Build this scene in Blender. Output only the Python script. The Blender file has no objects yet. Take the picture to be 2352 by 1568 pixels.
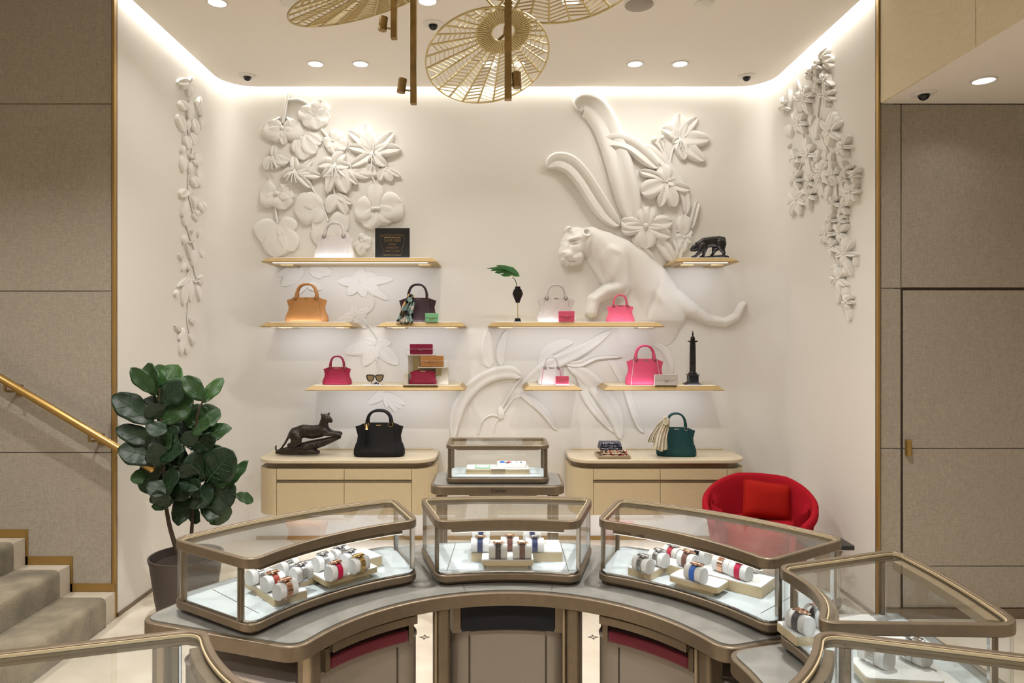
import bpy, bmesh, math, random
import numpy as np
from mathutils import Vector, Matrix
random.seed(7)
SC = bpy.context.scene
COL = SC.collection
PI = math.pi
# ------------------------------------------------------------------ camera
F = 1568.0            # focal length in pixels of the 2352 wide frame
CX, CY, CH = 1140.0, 768.0, 1.65
cd = bpy.data.cameras.new('camera'); cam = bpy.data.objects.new('camera', cd); COL.objects.link(cam)
cam.location = (0, 0, CH); cam.rotation_euler = (PI/2, 0, 0)
cd.lens = 24.0; cd.sensor_width = 36.0; cd.clip_start = 0.02
cd.shift_x = (1176-CX)/2352.0; cd.shift_y = -(784-CY)/2352.0
SC.camera = cam
# ------------------------------------------------------------------ world, exposure
wd = bpy.data.worlds.new('world'); SC.world = wd; wd.use_nodes = True
wd.node_tree.nodes['Background'].inputs[0].default_value = (1, .93, .84, 1)
wd.node_tree.nodes['Background'].inputs[1].default_value = 0.05
vs = SC.view_settings
vs.view_transform = 'Standard'; vs.look = 'None'; vs.gamma = 1.0; vs.use_curve_mapping = False
vs.exposure = 0.0
try:
    cy = SC.cycles
    cy.use_denoising = True
    cy.max_bounces = 6; cy.diffuse_bounces = 3; cy.glossy_bounces = 3; cy.transmission_bounces = 2
    cy.use_adaptive_sampling = True; cy.adaptive_threshold = .09; cy.adaptive_min_samples = 12
    cy.transparent_max_bounces = 40
    cy.sample_clamp_indirect = 4.0
    cy.caustics_reflective = False; cy.caustics_refractive = False
except Exception:
    pass
# ------------------------------------------------------------------ lights
COVE = (1.0, .975, .93); WARM = (1.0, .98, .95); LEDC = (.85, .88, 1.0)
def area(name, loc, rot, sx, sy, power, color, shape='RECTANGLE', spread=PI):
    l = bpy.data.lights.new(name, 'AREA'); l.shape = shape; l.size = sx; l.size_y = sy
    l.energy = power; l.color = color; l.spread = spread
    o = bpy.data.objects.new(name, l); COL.objects.link(o)
    o.location = loc; o.rotation_euler = rot
    return o
XW, YB, YF, ZC = 2.215, 5.5, 3.97, 3.624      # bay half width, back wall, front walls, ceiling
# the cove: strips in the slot between ceiling edge and walls, shining down on the walls
area('cove_light', (0, YB-.035, ZC+.10), (0, 0, 0), 3.9, .05, 15, COVE)
area('cove_light', (-XW+.035, 4.58, ZC+.10), (0, 0, 0), .05, 1.35, 5.5, COVE)
area('cove_light', (XW-.035, 4.58, ZC+.10), (0, 0, 0), .05, 1.35, 5.5, COVE)
for sx in (-1, 1):
    area('cove_light', (sx*2.07, 5.36, ZC+.10), (0, 0, sx*PI/4), .22, .05, 1.6, COVE)
# ceiling downlights, seen ones and added unseen ones: (x, y, z, power)
DOWN = [(-1.318, 4.98, ZC, 3.6), (-.99, 4.98, ZC, 3.6), (1.013, 4.98, ZC, 3.6), (1.34, 4.98, ZC, 3.6),
        (-1.66, 4.06, ZC, 2.6), (-.407, 4.04, ZC, 9), (.44, 4.04, ZC, 9), (-.05, 4.98, ZC, .6), (.16, 4.98, ZC, .6)]
DOWN2 = [(2.57, 3.60, 2.99, .8)] + [(x, y, ZC, 34) for x, y in ((-3.2, 2.0), (-1.2, 2.5), (1.0, 2.5), (-3.2, -1.2), (-1.0, -.6), (1.0, -.6))] + [(3.2, 1.6, 2.99, 7), (3.2, -1.0, 2.99, 14)]  # all but the first are unseen, added to fill the room with light
# ------------------------------------------------------------------ materials
M = {}
def mat(name, col, rough=.5, metal=0., bump=0., bscale=200., var=0., vscale=6., spec=.5, coat=0., sheen=0., stretch=None):
    m = bpy.data.materials.new(name); m.use_nodes = True
    nt = m.node_tree; b = nt.nodes['Principled BSDF']
    b.inputs['Base Color'].default_value = (*col, 1); b.inputs['Roughness'].default_value = rough
    b.inputs['Metallic'].default_value = metal; b.inputs['Specular IOR Level'].default_value = spec
    if coat: b.inputs['Coat Weight'].default_value = coat
    if sheen: b.inputs['Sheen Weight'].default_value = sheen
    co = None
    if bump or var:
        tc = nt.nodes.new('ShaderNodeTexCoord'); co = tc.outputs['Object']
        if stretch:
            mp = nt.nodes.new('ShaderNodeMapping'); mp.inputs['Scale'].default_value = stretch
            nt.links.new(co, mp.inputs[0]); co = mp.outputs[0]
    if bump:
        n = nt.nodes.new('ShaderNodeTexNoise'); n.inputs['Scale'].default_value = bscale; n.inputs['Detail'].default_value = 1
        nt.links.new(co, n.inputs['Vector'])
        bp = nt.nodes.new('ShaderNodeBump'); bp.inputs['Strength'].default_value = bump; bp.inputs['Distance'].default_value = .004
        nt.links.new(n.outputs[0], bp.inputs['Height']); nt.links.new(bp.outputs[0], b.inputs['Normal'])
    if var:
        n2 = nt.nodes.new('ShaderNodeTexNoise'); n2.inputs['Scale'].default_value = vscale; n2.inputs['Detail'].default_value = 3
        nt.links.new(co, n2.inputs['Vector'])
        r = nt.nodes.new('ShaderNodeValToRGB')
        r.color_ramp.elements[0].position = .3; r.color_ramp.elements[1].position = .7
        r.color_ramp.elements[0].color = (*[c*(1-var) for c in col], 1)
        r.color_ramp.elements[1].color = (*[min(1, c*(1+var)) for c in col], 1)
        nt.links.new(n2.outputs[0], r.inputs[0]); nt.links.new(r.outputs[0], b.inputs['Base Color'])
    M[name] = m
    return m
def emit(name, col, strength):
    m = bpy.data.materials.new(name); m.use_nodes = True; nt = m.node_tree
    b = nt.nodes['Principled BSDF']; b.inputs['Base Color'].default_value = (*col, 1)
    b.inputs['Emission Color'].default_value = (*col, 1); b.inputs['Emission Strength'].default_value = strength
    try: m.cycles.emission_sampling = 'NONE'
    except Exception: pass
    M[name] = m; return m
def weave(name, c0, c1, sc=260., bump=.25):
    """woven cloth: two crossed wave threads with noise"""
    m = bpy.data.materials.new(name); m.use_nodes = True; nt = m.node_tree; L = nt.links
    b = nt.nodes['Principled BSDF']; b.inputs['Roughness'].default_value = .9; b.inputs['Specular IOR Level'].default_value = .15
    tc = nt.nodes.new('ShaderNodeTexCoord')
    outs = []
    for st in ((1, 1, .06), (.06, .06, 1)):
        mp = nt.nodes.new('ShaderNodeMapping'); mp.inputs['Scale'].default_value = st
        n = nt.nodes.new('ShaderNodeTexNoise'); n.inputs['Scale'].default_value = sc; n.inputs['Detail'].default_value = 2
        L.new(tc.outputs['Object'], mp.inputs[0]); L.new(mp.outputs[0], n.inputs['Vector']); outs.append(n.outputs[0])
    ad = nt.nodes.new('ShaderNodeMath'); ad.operation = 'ADD'; L.new(outs[0], ad.inputs[0]); L.new(outs[1], ad.inputs[1])
    r = nt.nodes.new('ShaderNodeValToRGB'); hf = nt.nodes.new('ShaderNodeMath'); hf.operation = 'MULTIPLY'; hf.inputs[1].default_value = .5
    L.new(ad.outputs[0], hf.inputs[0]); L.new(hf.outputs[0], r.inputs[0])
    r.color_ramp.elements[0].position = .38; r.color_ramp.elements[1].position = .62
    r.color_ramp.elements[0].color = (*c0, 1); r.color_ramp.elements[1].color = (*c1, 1)
    L.new(r.outputs[0], b.inputs['Base Color'])
    bp = nt.nodes.new('ShaderNodeBump'); bp.inputs['Strength'].default_value = bump; bp.inputs['Distance'].default_value = .002
    L.new(hf.outputs[0], bp.inputs['Height']); L.new(bp.outputs[0], b.inputs['Normal'])
    M[name] = m; return m
def glassmat(name, tint=(1, 1, 1), rough=.0, boost=1.0):
    m = bpy.data.materials.new(name); m.use_nodes = True; nt = m.node_tree; L = nt.links
    nt.nodes.remove(nt.nodes['Principled BSDF'])
    t = nt.nodes.new('ShaderNodeBsdfTransparent'); t.inputs[0].default_value = (*tint, 1)
    g = nt.nodes.new('ShaderNodeBsdfGlossy'); g.inputs['Roughness'].default_value = rough
    fr = nt.nodes.new('ShaderNodeFresnel')
    ge = nt.nodes.new('ShaderNodeNewGeometry'); io = nt.nodes.new('ShaderNodeMix'); io.inputs[2].default_value = 1.45; io.inputs[3].default_value = 1/1.45
    L.new(ge.outputs['Backfacing'], io.inputs[0]); L.new(io.outputs[0], fr.inputs['IOR'])     # both faces of a pane reflect alike
    mu = nt.nodes.new('ShaderNodeMath'); mu.operation = 'MULTIPLY'; mu.inputs[1].default_value = boost; mu.use_clamp = True
    mx = nt.nodes.new('ShaderNodeMixShader')
    L.new(fr.outputs[0], mu.inputs[0]); L.new(mu.outputs[0], mx.inputs[0]); L.new(t.outputs[0], mx.inputs[1]); L.new(g.outputs[0], mx.inputs[2])
    L.new(mx.outputs[0], nt.nodes['Material Output'].inputs[0])
    M[name] = m; return m
def marble(name, base, vein, sc=2.5):
    m = bpy.data.materials.new(name); m.use_nodes = True; nt = m.node_tree; L = nt.links
    b = nt.nodes['Principled BSDF']; b.inputs['Roughness'].default_value = .22
    tc = nt.nodes.new('ShaderNodeTexCoord')
    n = nt.nodes.new('ShaderNodeTexNoise'); n.inputs['Scale'].default_value = sc; n.inputs['Detail'].default_value = 8; n.inputs['Distortion'].default_value = 1.6
    L.new(tc.outputs['Object'], n.inputs['Vector'])
    r = nt.nodes.new('ShaderNodeValToRGB'); L.new(n.outputs[0], r.inputs[0]); L.new(r.outputs[0], b.inputs['Base Color'])
    e = r.color_ramp.elements; e[0].position = .3; e[0].color = (*vein, 1); e[1].position = .62; e[1].color = (*base, 1)
    M[name] = m; return m
def patches(name, cols, sc=30., rough=.6):
    """printed cloth: flat colour patches"""
    m = bpy.data.materials.new(name); m.use_nodes = True; nt = m.node_tree; L = nt.links
    b = nt.nodes['Principled BSDF']; b.inputs['Roughness'].default_value = rough
    tc = nt.nodes.new('ShaderNodeTexCoord'); v = nt.nodes.new('ShaderNodeTexVoronoi'); v.inputs['Scale'].default_value = sc
    L.new(tc.outputs['Object'], v.inputs['Vector'])
    s = nt.nodes.new('ShaderNodeSeparateColor'); L.new(v.outputs['Color'], s.inputs[0])
    r = nt.nodes.new('ShaderNodeValToRGB'); r.color_ramp.interpolation = 'CONSTANT'
    L.new(s.outputs[0], r.inputs[0]); L.new(r.outputs[0], b.inputs['Base Color'])
    e = r.color_ramp.elements; e[0].color = (*cols[0], 1); e[1].position = 1/len(cols); e[1].color = (*cols[1], 1)
    for i in range(2, len(cols)):
        q = e.new(i/len(cols)); q.color = (*cols[i], 1)
    M[name] = m; return m
mat('plaster', (.79, .755, .69), .75, spec=.2)
mat('relief_plaster', (.83, .80, .74), .7, spec=.25)
mat('ceiling_paint', (.88, .82, .745), .85, spec=.15)
mat('soffit_paint', (.88, .81, .73), .85, spec=.15)
mat('room_paint', (.62, .54, .44), .85)
weave('grey_cloth', (.32, .28, .225), (.46, .405, .335), 620, .2)
weave('cream_cloth', (.70, .60, .42), (.80, .69, .49), 400, .1)
mat('joint', (.09, .07, .05), .8)
mat('brass', (.55, .35, .12), .32, .9, var=.08, vscale=3)
mat('brass_trim', (.38, .235, .07), .42, .55)
mat('gold', (.83, .60, .25), .22, 1)
mat('rose_gold', (.85, .52, .37), .2, 1)
mat('steel', (.70, .71, .74), .18, 1)
mat('bronze', (.205, .155, .102), .36, .5, var=.06, vscale=40)
mat('pale_bronze', (.40, .31, .20), .45, .45)
mat('cut_brass', (.56, .44, .21), .45, .45)
mat('dark_brass', (.30, .20, .08), .38, .75, var=.2, vscale=25, bump=.1, bscale=90)
marble('floor_stone', (.77, .69, .565), (.66, .57, .45), 2.2)
marble('table_stone', (.27, .262, .235), (.205, .20, .18), 5)
marble('stair_stone', (.68, .60, .49), (.60, .52, .42), 4)
mat('carpet', (.245, .205, .14), .95, bump=.9, bscale=120, var=.3, vscale=7, spec=.05, sheen=.3)
mat('cabinet_lacquer', (.585, .47, .29), .45, var=.03, vscale=90)
mat('cabinet_top', (.66, .56, .39), .4, var=.03, vscale=60)
mat('grey_lacquer', (.34, .29, .235), .5, bump=.06, bscale=300)
mat('grey_lacquer_lit_top', (.70, .60, .55), .45)  # cabinet top raised paler, its bright lighting put into the colour
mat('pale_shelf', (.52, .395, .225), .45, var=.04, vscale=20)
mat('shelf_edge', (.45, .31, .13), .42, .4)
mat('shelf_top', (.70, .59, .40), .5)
mat('white_pad', (.70, .70, .69), .8, spec=.2)
mat('deck', (.53, .585, .61), .75, spec=.2)
mat('tray_side', (.62, .50, .31), .42, .25)
mat('dark_velvet', (.012, .012, .017), .95, sheen=.2)
mat('red_velvet', (.16, .010, .022), .9, sheen=.3, bump=.3, bscale=200)
mat('red_felt', (.36, .009, .018), .95, bump=.3, bscale=250, spec=.1)
mat('red_linen', (.37, .014, .009), .9, bump=.35, bscale=160, spec=.1)
mat('black', (.012, .012, .013), .35)
mat('black_gloss', (.008, .008, .01), .08)
mat('white_plastic', (.78, .74, .68), .5)
mat('bronze_dark', (.030, .020, .013), .38, .35, bump=.5, bscale=60, var=.5, vscale=22)
mat('bronze_black', (.022, .019, .017), .3, .5, bump=.4, bscale=80, var=.5, vscale=25)
mat('soil', (.03, .018, .012), .95, bump=1, bscale=60)
mat('pot', (.060, .044, .038), .55, bump=.1, bscale=150)
mat('bark', (.055, .035, .02), .9, bump=.5, bscale=80)
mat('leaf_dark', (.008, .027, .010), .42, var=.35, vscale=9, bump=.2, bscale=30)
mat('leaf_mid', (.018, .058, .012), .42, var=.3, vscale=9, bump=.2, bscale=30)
mat('leaf_lit', (.036, .105, .018), .4, var=.3, vscale=9, bump=.2, bscale=30)  # brighter green for leaves in the light, painted into their colour
mat('leaf_vein', (.05, .11, .035), .5)
mat('monstera', (.045, .23, .05), .38, var=.3, vscale=25)
mat('acrylic', (.60, .53, .42), .4, .2)
mat('mirror_glass', (.45, .38, .22), .08, .8)
emit('led', (1, .93, .86), 1.5)
emit('downlight_glow', (1, .97, .92), 2.0)
emit('led_soft', (1, .95, .9), .7)
glassmat('glass', (.985, .99, .985), 0.0, 1.0)
patches('scarf_dark', [(.01, .01, .012), (.02, .018, .02), (.62, .36, .12), (.75, .70, .62), (.015, .015, .02), (.25, .36, .33)], 24)
patches('scarf_pale', [(.66, .58, .44), (.72, .65, .52), (.55, .47, .35), (.62, .54, .40), (.10, .07, .06), (.62, .54, .40), (.70, .63, .50)], 14)
patches('cloth_navy', [(.012, .012, .03), (.02, .02, .045), (.30, .30, .36), (.01, .01, .02)], 110)
patches('cloth_pattern', [(.68, .55, .40), (.60, .47, .33), (.05, .03, .02), (.55, .10, .05), (.70, .58, .44)], 90)
def leather(n, c, rough=.42):
    return mat(n, c, rough, bump=.1, bscale=500, var=.05, vscale=60, spec=.28)
leather('leather_white', (.66, .61, .58)); leather('leather_tan', (.44, .20, .062)); leather('leather_plum', (.036, .015, .019))
leather('leather_grey', (.56, .50, .46)); leather('leather_pink', (.72, .11, .185)); leather('leather_red', (.27, .012, .040))
leather('leather_rose', (.64, .075, .155)); leather('leather_black', (.006, .0055, .006), .55); leather('leather_green', (.008, .055, .058), .5)
leather('leather_pearl', (.60, .55, .53)); leather('leather_mint', (.22, .52, .28)); leather('leather_wine', (.26, .015, .05))
leather('strap_red', (.50, .01, .06), .35); leather('strap_blue', (.012, .03, .10), .3); leather('strap_brown', (.12, .035, .025), .35)
leather('strap_black', (.018, .012, .016), .35); leather('strap_bright_blue', (.01, .12, .55), .35); leather('strap_brick', (.34, .05, .03), .35)
mat('dial', (.75, .74, .72), .3); mat('dial_dark', (.02, .02, .03), .3)
# ------------------------------------------------------------------ builders
OFF = {}
def PX(px, py, Y):
    return Vector(((px-CX)*Y/F, Y, CH-(py-CY)*Y/F))
def on_plane(px, py, z):
    Y = F*(CH-z)/(py-CY)
    return Vector(((px-CX)*Y/F, Y, z))
def tag(o, label=None, cat=None, group=None, kind=None):
    if label: o['label'] = label
    if cat: o['category'] = cat
    if group: o['group'] = group
    if kind: o['kind'] = kind
    return o
def thing(name, label, cat, loc=(0, 0, 0), rz=0., group=None):
    o = bpy.data.objects.new(name, None); COL.objects.link(o)
    o.location = loc; o.rotation_euler = (0, 0, rz); o.empty_display_size = .05
    tag(o, label, cat, group)
    OFF[o.name] = Vector(loc)
    return o
class MB:
    def __init__(s): s.v = []; s.f = []
    def add(s, vs_, fs_):
        k = len(s.v); s.v += [tuple(p) for p in vs_]; s.f += [tuple(i+k for i in q) for q in fs_]; return s
    def box(s, x0, x1, y0, y1, z0, z1, T=None):
        vs_ = [(x, y, z) for z in (z0, z1) for y in (y0, y1) for x in (x0, x1)]
        if T: vs_ = [T @ Vector(p) for p in vs_]
        return s.add(vs_, [(0, 2, 3, 1), (4, 5, 7, 6), (0, 1, 5, 4), (2, 6, 7, 3), (0, 4, 6, 2), (1, 3, 7, 5)])
    def prism(s, pts, z0, z1, T=None):
        n = len(pts)
        a = sum(pts[i][0]*pts[(i+1) % n][1]-pts[(i+1) % n][0]*pts[i][1] for i in range(n))
        if a < 0: pts = pts[::-1]
        vs_ = [(p[0], p[1], z0) for p in pts]+[(p[0], p[1], z1) for p in pts]
        if T: vs_ = [T @ Vector(p) for p in vs_]
        return s.add(vs_, [tuple(range(n-1, -1, -1)), tuple(range(n, 2*n))]+[(i, (i+1) % n, n+(i+1) % n, n+i) for i in range(n)])
    def ring(s, out, inn, z0, z1):
        n = len(out)
        vs_ = [(p[0], p[1], z0) for p in out]+[(p[0], p[1], z1) for p in out]+[(p[0], p[1], z0) for p in inn]+[(p[0], p[1], z1) for p in inn]
        fs_ = []
        for i in range(n):
            j = (i+1) % n
            fs_ += [(i, j, n+j, n+i), (n+i, n+j, 3*n+j, 3*n+i), (3*n+i, 3*n+j, 2*n+j, 2*n+i), (2*n+i, 2*n+j, j, i)]
        return s.add(vs_, fs_)
    def wallstrip(s, a, b, z0, z1):
        """slab standing on the open polyline a (outer) / b (inner)"""
        n = len(a); vs_ = []
        for i in range(n):
            vs_ += [(a[i][0], a[i][1], z0), (a[i][0], a[i][1], z1), (b[i][0], b[i][1], z1), (b[i][0], b[i][1], z0)]
        fs_ = [(0, 1, 2, 3), (4*n-1, 4*n-2, 4*n-3, 4*n-4)]
        for i in range(n-1):
            k = 4*i
            fs_ += [(k, k+4, k+5, k+1), (k+1, k+5, k+6, k+2), (k+2, k+6, k+7, k+3), (k+3, k+7, k+4, k)]
        return s.add(vs_, fs_)
    def tube(s, pts, r, n=8, closed=False, flat=1.0):
        pts = [Vector(p) for p in pts]; m = len(pts); rs = r if isinstance(r, (list, tuple)) else [r]*m
        up = None; rings = []
        for i in range(m):
            a = pts[(i-1) % m] if (closed or i > 0) else pts[i]; b = pts[(i+1) % m] if (closed or i < m-1) else pts[i]
            t = (b-a); t = t.normalized() if t.length > 1e-9 else Vector((0, 0, 1))
            if up is None:
                up = Vector((0, 0, 1)) if abs(t.z) < .9 else Vector((0, 1, 0))
            x = t.cross(up); x = x.normalized() if x.length > 1e-6 else t.orthogonal().normalized()
            y = x.cross(t).normalized(); up = y
            rings.append([pts[i]+x*(math.cos(2*PI*k/n)*rs[i])+y*(math.sin(2*PI*k/n)*rs[i]*flat) for k in range(n)])
        vs_ = [p for q in rings for p in q]; fs_ = []
        for i in range(m if closed else m-1):
            j = (i+1) % m
            for k in range(n):
                l = (k+1) % n; fs_.append((i*n+k, i*n+l, j*n+l, j*n+k))
        if not closed:
            fs_ += [tuple(range(n-1, -1, -1)), tuple((m-1)*n+k for k in range(n))]
        return s.add(vs_, fs_)
    def lathe(s, prof, n=24, c=(0, 0, 0), T=None):
        vs_ = []; fs_ = []; m = len(prof)
        for r, z in prof:
            for k in range(n):
                a = 2*PI*k/n; vs_.append(Vector((c[0]+r*math.cos(a), c[1]+r*math.sin(a), c[2]+z)))
        for i in range(m-1):
            for k in range(n):
                l = (k+1) % n; fs_.append((i*n+k, i*n+l, (i+1)*n+l, (i+1)*n+k))
        fs_ += [tuple(range(n-1, -1, -1)), tuple((m-1)*n+k for k in range(n))]
        if T: vs_ = [T @ p for p in vs_]
        return s.add(vs_, fs_)
    def cyl(s, a, b, r, n=16, r2=None):
        return s.tube([a, b], [r, r if r2 is None else r2], n)
    def ball(s, c, r, n=12, T=None):
        r = r if isinstance(r, (tuple, list)) else (r, r, r); vs_ = []; fs_ = []; m = n//2
        for i in range(m+1):
            t = PI*i/m
            for k in range(n):
                a = 2*PI*k/n
                p = Vector((r[0]*math.sin(t)*math.cos(a), r[1]*math.sin(t)*math.sin(a), r[2]*math.cos(t)))
                if T: p = T @ p
                vs_.append(p+Vector(c))
        for i in range(m):
            for k in range(n):
                l = (k+1) % n; fs_.append((i*n+k, (i+1)*n+k, (i+1)*n+l, i*n+l))
        return s.add(vs_, fs_)
    def grid(s, nu, nv, fn, closev=False):
        vs_ = [fn(i/(nu-1), j/(nv-1) if not closev else j/nv) for i in range(nu) for j in range(nv)]; fs_ = []
        for i in range(nu-1):
            for j in range(nv if closev else nv-1):
                l = (j+1) % nv; fs_.append((i*nv+j, i*nv+l, (i+1)*nv+l, (i+1)*nv+j))
        return s.add(vs_, fs_)
    def mesh(s, name, material, smooth=35, off=None):
        me = bpy.data.meshes.new(name)
        v = s.v if off is None else [(p[0]-off[0], p[1]-off[1], p[2]-off[2]) for p in s.v]
        me.from_pydata(v, [], s.f)
        if smooth:
            me.polygons.foreach_set('use_smooth', [True]*len(me.polygons))
            me.set_sharp_from_angle(angle=math.radians(smooth))
        me.materials.append(M[material]); me.update()
        return me
    def build(s, name, material, parent=None, smooth=35, bevel=0, local=False, kind=None, label=None, seg=2):
        off = None
        if parent is not None and not local: off = OFF.get(parent.name)
        me = s.mesh(name, material, smooth, off)
        o = bpy.data.objects.new(name, me); COL.objects.link(o)
        if parent is not None:
            o.parent = parent
            if parent.name in OFF: OFF[o.name] = OFF[parent.name]
        if bevel:
            b = o.modifiers.new('bevel', 'BEVEL'); b.width = bevel; b.segments = seg; b.limit_method = 'ANGLE'; b.angle_limit = math.radians(40)
        if kind: o['kind'] = kind
        if label: o['label'] = label
        return o
CACHE = {}
def part(key, mk, name, material, parent, T=None, bevel=0):
    """a part that shares mesh data between alike pieces; local coordinates of the parent"""
    k = (key, material)
    if k not in CACHE: CACHE[k] = mk().mesh(name, material)
    o = bpy.data.objects.new(name, CACHE[k]); COL.objects.link(o); o.parent = parent
    if T is not None: o.matrix_local = T
    if bevel:
        b = o.modifiers.new('bevel', 'BEVEL'); b.width = bevel; b.segments = 2; b.limit_method = 'ANGLE'
    return o
def struct(name, mb, material, label=None, bevel=0, parent=None, smooth=35):
    o = mb.build(name, material, parent, smooth, bevel); o['kind'] = 'structure'
    if label: o['label'] = label
    return o
def BX(*a): return MB().box(*a)
def spline(pts, n=8):
    pts = [Vector(p) for p in pts]
    if len(pts) < 3: return [pts[0].lerp(pts[-1], i/n) for i in range(n+1)]
    P = [2*pts[0]-pts[1]]+pts+[2*pts[-1]-pts[-2]]; out = []
    for i in range(1, len(P)-2):
        for k in range(n):
            t = k/n
            out.append(.5*((2*P[i])+(P[i+1]-P[i-1])*t+(2*P[i-1]-5*P[i]+4*P[i+1]-P[i+2])*t*t+(3*P[i]-P[i-1]-3*P[i+1]+P[i+2])*t**3))
    out.append(pts[-1]); return out
def bez(p, c, q, n=8):
    p, c, q = Vector(p), Vector(c), Vector(q)
    return [p*(1-t)**2+c*(2*t*(1-t))+q*t*t for t in [i/n for i in range(n+1)]]
def rrect(x0, x1, y0, y1, r, n=6):
    out = []
    for cx_, cy_, a0 in ((x1-r, y1-r, 0), (x0+r, y1-r, PI/2), (x0+r, y0+r, PI), (x1-r, y0+r, 1.5*PI)):
        out += [(cx_+r*math.cos(a0+PI/2*i/n), cy_+r*math.sin(a0+PI/2*i/n)) for i in range(n+1)]
    return out
def inset(pts, d):
    """move a closed outline inwards by d"""
    n = len(pts); a = sum(pts[i][0]*pts[(i+1) % n][1]-pts[(i+1) % n][0]*pts[i][1] for i in range(n))
    sg = 1 if a > 0 else -1; out = []
    for i in range(n):
        p = Vector(pts[i][:2]); e0 = (p-Vector(pts[i-1][:2])); e1 = (Vector(pts[(i+1) % n][:2])-p)
        n0 = Vector((-e0.y, e0.x)).normalized() if e0.length > 1e-9 else Vector((0, 0)); n1 = Vector((-e1.y, e1.x)).normalized() if e1.length > 1e-9 else n0
        b = n0+n1
        if b.length < 1e-6: b = n1
        b.normalize(); c = max(.5, b.dot(n1))
        q = p+b*(sg*d/c); out.append((q.x, q.y))
    return out
def text(name, body, material, parent, loc, size, rot=(PI/2, 0, 0), shear=0., ext=.0004, sx=1.):
    c = bpy.data.curves.new(name, 'FONT'); c.body = body; c.size = size; c.align_x = 'CENTER'; c.align_y = 'CENTER'; c.shear = shear; c.extrude = ext
    c.materials.append(M[material])
    fo = bpy.data.objects.new(name, c); COL.objects.link(fo); bpy.context.view_layer.update()
    me = bpy.data.meshes.new_from_object(fo.evaluated_get(bpy.context.evaluated_depsgraph_get())); bpy.data.objects.remove(fo)
    if not me.materials: me.materials.append(M[material])
    o = bpy.data.objects.new(name, me); COL.objects.link(o); o.parent = parent
    off = OFF.get(parent.name, Vector((0, 0, 0))) if parent else Vector((0, 0, 0))
    o.location = Vector(loc)-off; o.rotation_euler = rot; o.scale = (sx, 1, 1)
    return o
# ================================================================== room shell
def arc2(cx_, cy_, r, a0, a1, n=10): return [(cx_+r*math.cos(a0+(a1-a0)*i/n), cy_+r*math.sin(a0+(a1-a0)*i/n)) for i in range(n+1)]
ZT = ZC+.30
fl = struct('floor', BX(-4.6, 4.6, -3.5, 5.6, -.1, 0), 'floor_stone', 'polished beige veined stone floor')
for px in (975, 1362):
    c = on_plane(px, 1463, 0)
    m = MB()
    for k in range(4):
        a = PI/2*k; m.prism([(c.x+.009*math.cos(a)-.010*math.sin(a), c.y+.009*math.sin(a)+.010*math.cos(a)), (c.x+.032*math.cos(a), c.y+.032*math.sin(a)), (c.x+.009*math.cos(a)+.010*math.sin(a), c.y+.009*math.sin(a)-.010*math.cos(a))], 0, .0015)
    m.build('floor_inlay', 'joint', fl)
R = .28
inn = arc2(-XW+R, YB-R, R, PI, PI/2)+arc2(XW-R, YB-R, R, PI/2, 0)
out = arc2(-XW+R, YB-R, R+.1, PI, PI/2)+arc2(XW-R, YB-R, R+.1, PI/2, 0)
wb = struct('wall_back', MB().wallstrip(out, inn, 0, ZT), 'plaster', 'white plaster back wall with rounded corners')
struct('wall_left', BX(-XW-.1, -XW, YF+.015, YB-R, 0, ZT), 'plaster', 'white plaster side wall of the bay beside the plant')
struct('wall_right', BX(XW, XW+.1, YF+.015, YB-R, 0, ZT), 'plaster', 'white plaster side wall of the bay beside the armchair')
struct('wall_rear', BX(-4.7, 4.7, -3.6, -3.5, 0, ZT), 'room_paint')
struct('wall_side_left', BX(-4.7, -4.6, -3.5, YF+.1, 0, ZT), 'room_paint')
struct('wall_side_right', BX(4.6, 4.7, -3.5, YF+.1, 0, ZT), 'room_paint')
XE, YE, RE = 2.15, 5.44, .24
cp = [(-4.6, -3.5), (4.6, -3.5), (4.6, YF), (XE, YF)]+arc2(XE-RE, YE-RE, RE, 0, PI/2)+arc2(-XE+RE, YE-RE, RE, PI/2, PI)+[(-XE, YF), (-4.6, YF)]
struct('ceiling', MB().prism(cp, ZC, ZC+.04), 'ceiling_paint', 'warm white ceiling with a lit slot along the walls')
struct('ceiling_void', BX(-4.7, 4.7, -3.6, 5.6, ZT, ZT+.05), 'plaster')
# front wall on the stairs' side, cloth panels
wl = struct('wall_front_left', BX(-4.6, -XW-.1, YF+.015, YF+.09, 0, ZT), 'joint', 'wall of grey woven cloth panels beside the stairs')
zs = [0, .963, 1.9025, 2.991, ZC]
for a, b in zip(zs, zs[1:]):
    BX(-4.6, -2.238, YF, YF+.015, a+.002, b-.002).build('panel', 'grey_cloth', wl, bevel=.002)
struct('trim_1', BX(-2.238, -2.227, YF-.004, YF+.015, 0, ZC), 'bronze', 'dark bronze edge strip of the grey panels')
struct('trim_2', BX(-2.227, -XW, YF-.012, YF+.02, 0, ZC), 'brass_trim', 'brass corner strip by the stairs')
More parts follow.
